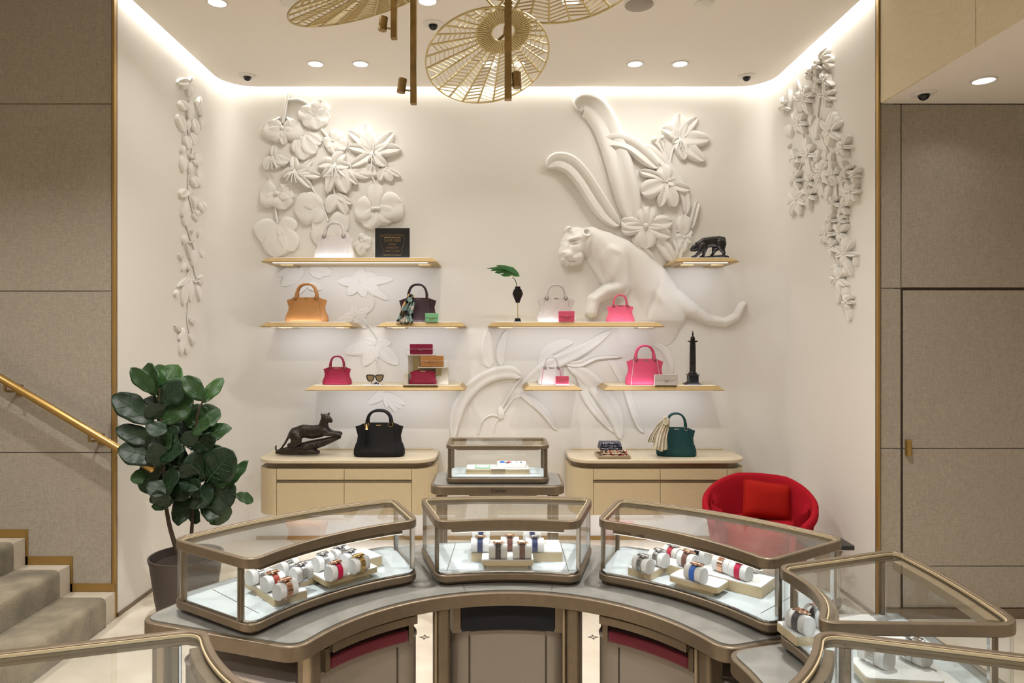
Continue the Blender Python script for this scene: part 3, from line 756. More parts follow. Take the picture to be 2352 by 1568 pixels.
# ================================================================== plaster reliefs
SB = F/YB
def WBk(px, py, h): return Vector(((px-CX)/SB, YB-h, CH-(py-CY)/SB))
def WLf(px, py, h):
    Y = F*XW/(CX-px); return Vector((-XW+h, Y, CH-(py-CY)*Y/F))
def WRt(px, py, h):
    Y = F*XW/(px-CX); return Vector((XW-h, Y, CH-(py-CY)*Y/F))
def blade(mb, W, pts, w, h, crease=.3, tip=.5, base=.35, lift=0., rimh=.25, nu=None, cup=0.):
    """leaf or petal of plaster along the pixel axis pts: w width in px, h height in m"""
    ax = spline([(p[0], p[1], 0) for p in pts], 6 if len(pts) > 2 else 11); m = len(ax); nv = 11; vs_ = []; fs_ = []
    for i, p in enumerate(ax):
        t = i/(m-1); a = ax[max(0, i-1)]; b = ax[min(m-1, i+1)]; d = (b-a).normalized(); nn = Vector((-d.y, d.x, 0))
        k = math.sin(PI*min(1, max(0, t))**1.0)
        e0 = 1-(1-min(1, t/base))**2 if base > 0 else 1
        e1 = 1-(1-min(1, (1-t)/tip))**2 if tip > 0 else 1
        wd_ = .5*w*(.06+.94*math.sqrt(max(0, e0*e1)))
        hb = h*(.45+.55*math.sin(PI*(.12+.76*t)))+lift*h*t
        for j in range(nv):
            if j == 0 or j == nv-1:
                s_ = -1 if j == 0 else 1; z = -.012
            else:
                s_ = -1+2*(j-1)/(nv-3); z = hb*(.55+.45*(1-s_**4))*(1-.25*abs(s_)**3)
                z -= crease*hb*math.exp(-(s_/.22)**2); z += rimh*hb*math.exp(-((abs(s_)-.78)/.2)**2)-cup*hb*(1-abs(s_))
            q = p+nn*(s_*wd_*(.97 if j in (0, nv-1) else 1)); vs_.append(W(q.x, q.y, z))
    for i in range(m-1):
        for j in range(nv-1): fs_.append((i*nv+j, (i+1)*nv+j, (i+1)*nv+j+1, i*nv+j+1))
    fs_ += [tuple(range(nv)), tuple((m-1)*nv+j for j in range(nv-1, -1, -1))]
    mb.add(vs_, fs_)
def petal(mb, W, b, t, w, h, bend=0., tip=.6, base=.5, **k):
    b = Vector(b); t = Vector(t); d = t-b; nn = Vector((-d.y, d.x)).normalized() if d.length else Vector((0, 0))
    m = (b+t)/2+nn*bend
    blade(mb, W, [b, m, t], w, h, tip=tip, base=base, **k)
SL = []
def stem(mb, W, pts, r, h=.012):
    ax = spline([(p[0], p[1], 0) for p in pts], 6); SL.append(MB().tube([W(p.x, p.y, h) for p in ax], r, 7))
def stems_of(t):
    for m in SL: m.build('stem', 'relief_plaster', t, smooth=70)
    SL.clear()
def knob(mb, W, c, r, h):
    a = W(c[0], c[1], h); mb.ball(a, r, 10)
def flower(t, W, c, tips, h=.035, heart=.016, stamens=0, round_=True, crease=.22, sc=1., name='flower'):
    """tips: (x, y, w[, bend])"""
    mb = MB(); c = Vector(c)
    for q in tips:
        tp = Vector(q[:2]); petal(mb, W, c, tp, q[2]*(1.12 if round_ else 1.38), h, q[3] if len(q) > 3 else 0, tip=.42 if round_ else .85, base=.7 if round_ else .5, crease=crease)
    if heart: knob(mb, W, c, heart, h*.75)
    for k in range(stamens):
        a = PI/2+(k-(stamens-1)/2)*.38; e = c+Vector((math.cos(a), math.sin(a)))*stamens_len[0]
        mb.tube([W(c.x, c.y, h*.9), W((c.x+e.x)/2, (c.y+e.y)/2, h*1.5), W(e.x, e.y, h*1.3)], [.005, .004, .006], 6)
    return mb.build(name, 'relief_plaster', t, smooth=70)
stamens_len = [26]
def c4(x, y): return (560+x/3.564, 200+y/3.564)
def T4(l): return [(*c4(q[0], q[1]), q[2]/3.564, *( [q[3]/3.564] if len(q) > 3 else [])) for q in l]
def c5(x, y): return (1200+x/2.704, 200+y/2.704)
def T5(l): return [(*c5(q[0], q[1]), q[2]/2.704, *( [q[3]/2.704] if len(q) > 3 else [])) for q in l]
# ---- orchids and lilies above the white bag
rf = thing('flower_relief', 'white plaster relief of orchids and lilies around the white bag', 'relief', WBk(765, 420, 0))
W = WBk
mb = MB(); stem(mb, W, [c4(375, 20), c4(362, 90), c4(345, 180), c4(325, 300)], .012); stem(mb, W, [c4(365, 112), c4(450, 108), c4(520, 140), c4(560, 200)], .012, .007)
stem(mb, W, [c4(640, 350), c4(690, 410), c4(730, 445)], .012, .02); stem(mb, W, [c4(460, 390), c4(490, 450), c4(525, 490)], .013, .02)
stem(mb, W, [c4(520, 740), c4(570, 840), c4(640, 960), c4(690, 1100)], .011); stem(mb, W, [c4(740, 800), c4(748, 880), c4(800, 960)], .008); stem(mb, W, [c4(1040, 690), c4(1065, 760), c4(1085, 800)], .008)
stem(mb, W, [c4(275, 900), c4(265, 1020), c4(280, 1120)], .010)
stems_of(rf)
flower(rf, W, c4(325, 345), T4([(205, 300, 190, -25), (215, 420, 130, 0), (455, 300, 190, 25), (380, 415, 130, 0), (335, 480, 60)]), .045, .016)
flower(rf, W, c4(588, 240), T4([(462, 190, 130, -10), (640, 118, 150, 10), (705, 250, 140), (615, 350, 120), (500, 320, 110), (540, 170, 60)]), .048, .010)
flower(rf, W, c4(735, 448), T4([(790, 360, 120), (665, 480, 110), (720, 540, 90), (850, 500, 120), (770, 560, 90)]), .042, .010)
flower(rf, W, c4(520, 390), T4([(600, 540, 130, 30), (640, 470, 90)]), .04, 0, name='bud'); flower(rf, W, c4(445, 430), T4([(500, 600, 130, -10), (430, 540, 90)]), .035, 0, name='bud')
stamens_len[0] = 30
flower(rf, W, c4(1058, 540), T4([(862, 365, 80, 12), (995, 308, 110, -8), (1225, 378, 85, 8), (1285, 512, 90, -10), (1170, 650, 80, 10), (880, 650, 75, -8), (862, 495, 70, 8), (1065, 420, 30)]), .05, .012, 3, False, .35)
flower(rf, W, c4(755, 640), T4([(612, 650, 85, 14), (835, 550, 90, -14), (870, 655, 70), (690, 870, 80), (845, 870, 130, -10), (650, 740, 60), (940, 800, 60)]), .05, .012, 4, False, .3)
flower(rf, W, c4(425, 690), T4([(325, 740, 60, 14), (560, 600, 60, 22), (640, 735, 70), (560, 830, 60), (418, 570, 60), (590, 690, 70)]), .045, .01, 4, False, .3)
flower(rf, W, c4(248, 580), T4([(182, 680, 70, 10), (378, 612, 75, 12), (310, 660, 60), (255, 480, 40)]), .04, .008, 3, False)
flower(rf, W, c4(880, 660), T4([(990, 640, 90), (1030, 740, 90), (930, 740, 80), (1140, 700, 100)]), .028, 0, 0, False, name='leaf_cluster')
flower(rf, W, c4(1150, 660), T4([(1215, 770, 80), (1282, 735, 45), (1110, 770, 60), (1180, 690, 50)]), .034, 0, name='bud')
flower(rf, W, c4(280, 875), T4([(145, 860, 210, -10), (200, 960, 120), (385, 830, 150, 20), (350, 1000, 150, -10)]), .036, .022)
flower(rf, W, c4(650, 1000), T4([(420, 1010, 240, 10), (480, 900, 150), (560, 1100, 140)]), .030, 0, crease=.1, name='leaf_cluster')
flower(rf, W, c4(755, 880), T4([(690, 1030, 90), (845, 1050, 75, -8), (890, 960, 50)]), .032, 0, 0, False, name='leaf_cluster')
flower(rf, W, c4(1082, 1000), T4([(1085, 790, 125, 0), (912, 990, 200, -10), (985, 1140, 160, -10), (1300, 950, 230, 12), (1220, 1100, 170, -10), (1100, 1140, 90)]), .038, .015); 
for q_ in (1062, 1105):
    mb = MB(); knob(mb, W, c4(q_, 1000), .018, .035); mb.build('flower_heart', 'relief_plaster', rf)
flower(rf, W, c4(285, 1130), T4([(150, 1270, 220, 20), (400, 1200, 170, -20), (260, 1395, 220), (420, 1340, 170), (330, 1260, 60)]), .026, 0, crease=.05, name='leaf_cluster')
flower(rf, W, c4(700, 1130), T4([(560, 1140, 200), (860, 1150, 220, -10), (600, 1290, 180), (820, 1330, 180), (700, 1360, 160)]), .022, .012, crease=.1, name='leaf_cluster')
flower(rf, W, c4(960, 1260), T4([(920, 1340, 70), (1000, 1210, 80), (1040, 1300, 110), (960, 1380, 80)]), .024, .01, name='leaf_cluster')
# ---- faint flowers behind the lower shelves
fr_ = thing('flower_relief', 'faint low plaster relief of flowers behind the lower shelves', 'relief', WBk(840, 760, 0))
def c6(x, y): return (580+x/4.238, 590+y/4.238)
def T6(l): return [(*c6(q[0], q[1]), q[2]/4.238) for q in l]
HL = .010
flower(fr_, W, c6(490, 110), T6([(280, 280, 110), (250, 170, 100), (450, 210, 60), (340, 110, 70)]), HL, 0, 0, False)
flower(fr_, W, c6(560, 120), T6([(780, 150, 100), (680, 205, 70), (640, 110, 60)]), HL, 0, 0, False)
flower(fr_, W, c6(1040, 240), T6([(825, 235, 90), (930, 370, 90), (1060, 110, 120), (1215, 180, 120), (1375, 215, 80), (1095, 390, 90), (1240, 330, 90), (1330, 420, 70)]), HL, .008, 0, False)
flower(fr_, W, c6(1000, 580), T6([(885, 575, 60), (975, 480, 60), (1115, 560, 70), (1110, 690, 90), (815, 640, 70), (1140, 500, 60)]), HL, .008, 0, False)
flower(fr_, W, c6(1200, 850), T6([(1080, 800, 60), (900, 930, 110), (1080, 1060, 110), (1215, 980, 90), (1355, 830, 80), (1420, 1050, 110)]), HL, .008, 0, False)
flower(fr_, W, c6(1290, 1320), T6([(1125, 1425, 80), (1405, 1512, 60), (1492, 1440, 60), (1310, 1472, 50), (1460, 1482, 45), (1200, 1330, 70)]), HL, 0, 0, False)
flower(fr_, W, c6(540, 270), T6([(680, 310, 70), (400, 390, 40), (620, 330, 50)]), HL, 0, 0, False)
mb = MB(); stem(mb, W, [c6(1060, 600), c6(1140, 680), c6(1220, 800), c6(1190, 900), c6(1240, 1100), c6(1290, 1320)], .006, .004); stem(mb, W, [c6(1060, 250), c6(1180, 400), c6(1150, 520), c6(1010, 580)], .006, .004)
stems_of(fr_)
# ---- long leaves and flowers around the panther
lf = thing('leaf_relief', 'white plaster relief of long arching leaves and flowers above the panther', 'relief', WBk(1440, 400, 0))
def leafp(t, pts, w, h, cr=.4, tip=.35, base=.2, conv=c5, sc=2.704, name='leaf', **k):
    mb = MB(); blade(mb, W, [conv(*p) for p in pts], w/sc, h, cr, tip, base, **k); return mb.build(name, 'relief_plaster', t, smooth=60)
leafp(lf, [(338, 140), (380, 108), (455, 150), (525, 260), (580, 420), (630, 600), (665, 740), (690, 850)], 165, .055, .4, .3, .25)
leafp(lf, [(148, 495), (215, 462), (300, 490), (380, 580), (450, 690), (520, 790), (600, 865)], 120, .06, .4, .3, .3)
leafp(lf, [(482, 365), (560, 338), (660, 365), (750, 430), (840, 510)], 95, .065, .45, .3, .3)
leafp(lf, [(760, 375), (800, 400), (880, 480), (960, 590), (1010, 700), (1015, 790)], 70, .035, .3)
leafp(lf, [(1088, 710), (1065, 790), (1045, 880)], 40, .035); leafp(lf, [(840, 940), (890, 1010), (940, 1090)], 80, .03); leafp(lf, [(690, 920), (740, 1000), (820, 1085)], 60, .03); leafp(lf, [(850, 1110), (880, 1150)], 30, .02); leafp(lf, [(940, 940), (970, 1010), (960, 1080)], 50, .03)
stamens_len[0] = 22
flower(lf, W, c5(970, 325), T5([(862, 260, 65, 10), (970, 172, 90), (1080, 195, 60, -8), (1155, 330, 85), (1125, 462, 75, 8), (1000, 455, 65), (930, 350, 40)]), .05, .01, 3, False, .35)
flower(lf, W, c5(890, 592), T5([(850, 490, 95, 8), (722, 525, 50, 10), (732, 660, 110), (850, 745, 60), (945, 745, 85), (1035, 640, 60, 8), (950, 600, 60)]), .05, .01, 0, True, .3)
flower(lf, W, c5(760, 865), T5([(730, 745, 80), (795, 745, 80), (605, 835, 90, -8), (610, 890, 80), (925, 840, 95), (915, 930, 90), (760, 1005, 130)]), .05, .022, 0, True, .3)
flower(lf, W, c5(1000, 935), T5([(1000, 795, 85), (955, 955, 70), (1050, 960, 60), (985, 1030, 60), (1045, 890, 50)]), .035, .014)
for q_, r_ in (((812, 328), .022), ((862, 318), .018)):
    mb = MB(); knob(mb, W, c5(*q_), r_, .03); mb.build('bud', 'relief_plaster', lf, smooth=70)
mb = MB()
stem(mb, W, [c5(815, 340), c5(850, 380), c5(885, 440), c5(930, 530), c5(960, 590)], .010, .02); stem(mb, W, [c5(862, 330), c5(880, 400), c5(895, 450)], .008, .02); stem(mb, W, [c5(945, 360), c5(925, 410), c5(910, 480)], .009, .015); stem(mb, W, [c5(1000, 700), c5(1010, 800), c5(960, 900)], .010, .012)
stems_of(lf)
# ---- sweeping low leaves below
lw = thing('leaf_relief', 'sweeping low plaster leaves behind the lower pink bag shelves', 'relief', WBk(1250, 900, 0))
def c7(x, y): return (1020+x/3.36, 740+y/3.36)
def lowleaf(pts, w, h, **k): return leafp(lw, pts, w, h, k.pop('cr', .3), k.pop('tip', .5), k.pop('base', .4), c7, 3.36, **k)
lowleaf([(70, 900), (85, 760), (130, 620), (220, 500), (360, 410), (500, 385), (600, 420)], 105, .035, tip=.2)
lowleaf([(585, 550), (680, 610), (780, 700), (865, 830)], 65, .022)
lowleaf([(600, 500), (700, 420), (800, 340), (900, 290), (1100, 190), (1290, 60)], 110, .026)
lowleaf([(730, 330), (800, 230), (900, 170), (1000, 150)], 90, .014)
lowleaf([(930, 322), (1050, 320), (1180, 265), (1370, 262)], 55, .024)
lowleaf([(950, 330), (1080, 410), (1190, 520), (1280, 650), (1330, 760), (1360, 900)], 130, .022)
lowleaf([(980, 340), (1050, 430), (1090, 560), (1180, 700), (1310, 850)], 70, .016)
lowleaf([(1270, 290), (1330, 370), (1400, 500), (1450, 660), (1500, 790), (1540, 850)], 60, .020)
lowleaf([(440, 340), (435, 220), (480, 60)], 70, .016); lowleaf([(340, 60), (330, 250), (350, 350)], 100, .010)
lowleaf([(1600, 150), (1700, 220), (1750, 330), (1740, 450)], 50, .010)
mb = MB(); stem(mb, W, [c7(595, 430), c7(520, 530), c7(450, 650), c7(425, 735)], .009, .008); stem(mb, W, [c7(600, 560), c7(530, 590), c7(460, 690)], .009, .008); stem(mb, W, [c7(265, 860), c7(290, 770), c7(350, 720), c7(400, 720), c7(440, 740)], .007, .004); stem(mb, W, [c7(385, 850), c7(400, 770), c7(450, 730)], .006, .003)
stems_of(lw)
lowleaf([(430, 640), (440, 700), (440, 745)], 50, .02, cr=0)
# ---- the panther, a height field on the wall
CAP = [  # x0,y0,r0,x1,y1,r1,h (crop pixels, metres)
 (338, 955, 84, 318, 985, 82, .105), (300, 1010, 70, 285, 1030, 60, .11), (282, 1045, 44, 276, 1068, 42, .118), (300, 1075, 34, 340, 1060, 40, .10),
 (390, 912, 32, 374, 940, 36, .118), (286, 888, 22, 305, 912, 28, .085), (395, 960, 82, 500, 1005, 112, .095), (430, 950, 80, 600, 1040, 105, .09),
 (545, 1050, 112, 580, 1130, 92, .118), (455, 1070, 58, 520, 1190, 48, .07), (590, 1110, 84, 618, 1225, 52, .115), (612, 1245, 56, 520, 1270, 50, .112), (520, 1270, 50, 445, 1320, 38, .105),
 (440, 1325, 42, 428, 1395, 42, .095), (620, 1060, 110, 790, 1230, 140, .085), (790, 1230, 140, 870, 1390, 150, .075), (700, 1220, 130, 740, 1500, 150, .045), (860, 1330, 130, 850, 1500, 120, .065),
 (950, 1330, 80, 1050, 1385, 50, .06), (1050, 1385, 48, 1150, 1445, 36, .05), (1150, 1445, 35, 1255, 1463, 30, .045), (1255, 1463, 30, 1325, 1428, 27, .045), (1325, 1428, 27, 1366, 1352, 22, .045)]
gx0, gx1, gy0, gy1, gs = 190, 1410, 840, 1650, 4.0
nx = int((gx1-gx0)/gs)+1; ny = int((gy1-gy0)/gs)+1
GX, GY = np.meshgrid(gx0+gs*np.arange(nx), gy0+gs*np.arange(ny))
H = np.zeros_like(GX); K = .012
for x0, y0, r0, x1, y1, r1, h in CAP:
    dx, dy = x1-x0, y1-y0; t = np.clip(((GX-x0)*dx+(GY-y0)*dy)/(dx*dx+dy*dy), 0, 1)
    d = np.hypot(GX-(x0+t*dx), GY-(y0+t*dy)); r = r0+(r1-r0)*t
    hh = h*np.sqrt(np.clip(1-(d/r)**2, 0, 1))
    m_ = np.maximum(H, hh); H = np.where((H > 0) & (hh > 0), m_+K*np.exp(-np.abs(H-hh)/K)*.35, m_)
def gauss(x, y, sx, sy, a, amp):
    c, s_ = math.cos(a), math.sin(a); u = (GX-x)*c+(GY-y)*s_; v = -(GX-x)*s_+(GY-y)*c
    return amp*np.exp(-(u/sx)**2-(v/sy)**2)
def rimg(x, y, r, w, amp): return amp*np.exp(-((np.hypot(GX-x, GY-y)-r)/w)**2)
D = (gauss(312, 974, 34, 17, -.2, -.024)+gauss(314, 975, 19, 7, -.15, .016)+gauss(313, 962, 26, 4, -.22, -.014)+gauss(316, 985, 22, 4, -.1, -.014)+gauss(308, 950, 34, 9, -.25, .014)+gauss(252, 964, 14, 11, .3, -.02)
     +gauss(268, 985, 52, 15, 1.9, .020)+gauss(246, 1038, 13, 10, .2, .022)+gauss(242, 1047, 6, 4, 0, -.016)+gauss(276, 1050, 28, 22, .2, .022)+gauss(262, 1072, 24, 5, .35, -.026)+gauss(308, 1086, 40, 5.5, .0, -.028)+gauss(284, 1100, 26, 9, .1, .010)
     +gauss(360, 1022, 34, 42, 0, .014)+gauss(318, 1022, 14, 34, .35, -.010)+rimg(390, 910, 24, 8, .020)+gauss(389, 912, 17, 18, 0, -.055)+gauss(286, 884, 13, 13, 0, .022)+gauss(290, 890, 7, 8, 0, -.03)+gauss(345, 905, 22, 20, 0, -.012)
     +gauss(412, 1010, 10, 70, .25, -.022)
     +gauss(430, 1080, 14, 60, -.5, -.026)+gauss(500, 1140, 18, 70, -.45, -.03)+gauss(660, 1160, 20, 90, 0, -.016)+gauss(560, 1300, 90, 14, -.25, -.02)+gauss(420, 1400, 4, 22, 0, -.014)+gauss(440, 1405, 4, 22, 0, -.014)
     +gauss(560, 1020, 50, 20, .5, .012)+gauss(520, 1090, 14, 60, -.3, -.012)+gauss(800, 1330, 16, 90, .3, -.018)+gauss(830, 1300, 60, 30, .9, .014)+gauss(600, 1060, 30, 50, .2, .012))
H = np.where(H > .004, np.maximum(H+D*np.clip(H/.03, 0, 1), .004), H)
fade = np.clip((1620-GY)/170, 0, 1); H = H*fade
for _ in range(1):
    Hp = np.pad(H, 1, mode='edge'); H = (4*H+Hp[:-2, 1:-1]+Hp[2:, 1:-1]+Hp[1:-1, :-2]+Hp[1:-1, 2:])/8
pr = thing('panther_relief', 'large white plaster relief of a panther with raised paw', 'relief', WBk(1500, 650, 0))
def relief_mesh(cond, name):
    mb = MB(); ids = {}; msk = cond & (H > .0015)
    for j in range(ny-1):
        for i in range(nx-1):
            if msk[j, i] or msk[j+1, i] or msk[j, i+1] or msk[j+1, i+1]:
                q = []
                for (jj, ii) in ((j, i), (j, i+1), (j+1, i+1), (j+1, i)):
                    if (jj, ii) not in ids:
                        ids[(jj, ii)] = len(mb.v); p = c5(GX[jj, ii], GY[jj, ii]); hz = H[jj, ii] if H[jj, ii] > .0015 else -.006
                        mb.v.append(tuple(WBk(p[0], p[1], float(hz))))
                    q.append(ids[(jj, ii)])
                mb.f.append(tuple(q[::-1]))
    return mb.build(name, 'relief_plaster', pr, smooth=80)
relief_mesh(np.ones_like(H, bool), 'body')
# ---- vine on the plant side wall
W = WLf
vl = thing('vine_relief', 'slender plaster flower vine on the side wall above the plant', 'relief', WLf(435, 480, 0))
def c8(x, y): return (380+x/4.608, 160+y/4.608)
def c9(x, y): return (380+x/4.608, 490+y/4.608)
def vpet(t, W, conv, sc, l, h, name='petal', crease=.25, tip=.5):
    for q in l:
        mb = MB(); petal(mb, W, conv(q[0], q[1]), conv(q[2], q[3]), q[4]/sc, h*(q[5] if len(q) > 5 else 1), tip=tip, base=.5, crease=crease)
        mb.build(name, 'relief_plaster', t, smooth=70)
vpet(vl, W, c8, 4.608, [(235, 130, 110, 130, 90), (180, 110, 185, 215, 60), (225, 150, 235, 290, 55), (230, 130, 265, 65, 35), (140, 325, 200, 430, 90), (115, 470, 185, 660, 80), (240, 320, 240, 540, 65), (350, 285, 320, 400, 35), (300, 330, 365, 500, 40), (345, 500, 360, 640, 35),
     (270, 510, 320, 690, 75), (220, 520, 215, 640, 40), (190, 690, 235, 840, 75), (250, 660, 290, 790, 70), (165, 800, 160, 880, 30), (165, 900, 175, 1080, 60), (230, 890, 275, 940, 40), (240, 980, 245, 1100, 45), (310, 875, 330, 1020, 70), (270, 950, 310, 1010, 40), (330, 1040, 350, 1240, 60), (265, 1120, 320, 1240, 90), (215, 1275, 140, 1340, 100), (205, 1380, 170, 1560, 60), (280, 1330, 290, 1450, 50), (345, 1390, 390, 1500, 80), (300, 1480, 330, 1560, 50)], .028)
vpet(vl, W, c9, 4.608, [(200, -60, 200, 130, 75), (280, 0, 335, 70, 50), (190, 220, 180, 320, 40), (240, 180, 290, 190, 18), (350, 160, 335, 240, 28), (205, 310, 255, 490, 28), (300, 380, 280, 560, 60), (220, 305, 290, 300, 20), (380, 370, 400, 470, 60, .4), (130, 420, 165, 490, 35), (200, 520, 165, 605, 30), (205, 540, 240, 600, 30), (235, 670, 120, 775, 40), (330, 690, 385, 650, 25), (330, 700, 375, 745, 45), (270, 710, 320, 715, 30), (110, 810, 90, 870, 35), (200, 700, 180, 970, 70), (250, 700, 250, 930, 60), (330, 760, 355, 920, 50), (230, 1110, 300, 1170, 40), (85, 1170, 150, 1260, 40), (180, 1210, 130, 1340, 40), (170, 1290, 150, 1490, 50), (180, 1380, 220, 1490, 40), (245, 1270, 285, 1390, 40)], .022)
mb = MB(); stem(mb, W, [c8(230, 640), c8(270, 850), c8(235, 1120), c8(235, 1300), c8(290, 1540)], .006, .006); stem(mb, W, [c9(210, 120), c9(260, 280), c9(300, 400), c9(290, 560), c9(330, 720)], .006, .006); stem(mb, W, [c9(240, 600), c9(215, 740), c9(230, 1000), c9(225, 1150), c9(260, 1330)], .006, .006)
stems_of(vl)
# ---- dense vine on the door side wall
W = WRt
vr = thing('vine_relief', 'dense trailing plaster blossom relief on the side wall near the door', 'relief', WRt(1895, 400, 0))
def ca(x, y): return (1780+x/4.75, 100+y/4.75)
def cb(x, y): return (1780+x/4.48, 400+y/4.48)
def bloom(conv, sc, c, r, n=6, rot=0., h=.03, w=.36, sq=.62, heart=.013, skip=()):
    tips = []
    for k in range(n):
        if k in skip: continue
        a = rot+2*PI*k/n+random.uniform(-.25, .25); k_r = random.uniform(.8, 1.35); q = conv(c[0]+r*sq*math.cos(a)*k_r, c[1]+r*math.sin(a)*k_r)
        tips.append((q[0], q[1], r*w/sc))
    flower(vr, W, conv(*c), tips, h, heart, 0, random.random() < .5, .28)
for c, r, n, rot in (((430, 330), 95, 6, .3), ((500, 440), 85, 5, .8), ((360, 600), 150, 7, .4), ((300, 860), 130, 7, .1), ((600, 570), 110, 5, .6), ((640, 950), 170, 6, .5), ((790, 1130), 120, 5, .2), ((400, 1210), 150, 6, .1), ((260, 1250), 110, 5, .5), ((560, 1380), 150, 7, .3), ((680, 1420), 120, 5, .9), ((260, 1480), 100, 6, .2), ((820, 1390), 100, 5, .4), ((910, 1440), 90, 5, .1), ((780, 1480), 90, 5, .1), ((420, 1500), 90, 5, .6), ((140, 680), 90, 5, .3), ((500, 240), 90, 5, .3), ((590, 400), 100, 5, .3)):
    bloom(ca, 4.75, c, r, n, rot, .042)
vpet(vr, W, ca, 4.75, [(510, 175, 605, 50, 60), (540, 190, 650, 150, 110), (570, 200, 640, 270, 80), (570, 290, 560, 440, 45), (600, 320, 600, 480, 50), (240, 390, 270, 520, 50, .5), (220, 560, 290, 600, 110, .6), (170, 500, 160, 740, 70), (170, 880, 150, 1010, 60), (205, 890, 190, 1020, 45), (180, 1090, 175, 1150, 25), (500, 800, 460, 1050, 75), (440, 780, 420, 900, 40), (570, 660, 610, 620, 100), (690, 790, 660, 900, 70), (740, 840, 660, 930, 70), (580, 840, 610, 920, 55), (500, 1150, 470, 1300, 60), (570, 1160, 590, 1280, 60), (420, 1270, 450, 1390, 60), (640, 1180, 640, 1300, 50), (700, 1340, 620, 1480, 120)], .032)
for c, r, n, rot in (((255, 260), 160, 7, .2), ((380, 210), 120, 6, .5), ((240, 100), 80, 5, .1), ((510, 60), 150, 6, .2), ((640, 290), 80, 5, .3), ((820, 180), 130, 6, .1), ((740, 330), 110, 5, .8), ((565, 620), 120, 6, .1), ((700, 600), 120, 5, .4), ((750, 820), 150, 7, .2), ((690, 1070), 140, 6, .4), ((775, 1310), 100, 6, .2), ((620, 740), 90, 5, .6), ((610, 470), 90, 5, .2), ((720, 470), 90, 5, .5)):
    bloom(cb, 4.48, c, r, n, rot, .036)
vpet(vr, W, cb, 4.48, [(600, -20, 620, 120, 120), (580, 100, 540, 270, 60), (500, 90, 490, 230, 60), (690, 1110, 670, 1330, 55), (740, 1130, 740, 1280, 60), (780, 1320, 785, 1510, 40), (650, 920, 625, 1000, 60), (760, 920, 740, 1050, 60), (800, 900, 800, 1050, 30), (670, 780, 680, 920, 30), (850, 830, 850, 950, 25), (720, 260, 690, 440, 40)], .026)
mb = MB(); stem(mb, W, [ca(540, 230), ca(500, 600), ca(480, 900), ca(620, 1250), ca(760, 1500)], .008, .006); stem(mb, W, [cb(640, 100), cb(650, 300), cb(620, 500), cb(700, 640), cb(670, 760), cb(690, 950), cb(780, 1300)], .007, .006); stem(mb, W, [cb(750, 100), cb(740, 300), cb(750, 500), cb(700, 610)], .006, .006); stem(mb, W, [ca(360, 600), ca(300, 860), ca(330, 1150), ca(260, 1450)], .007, .006)
stems_of(vr)
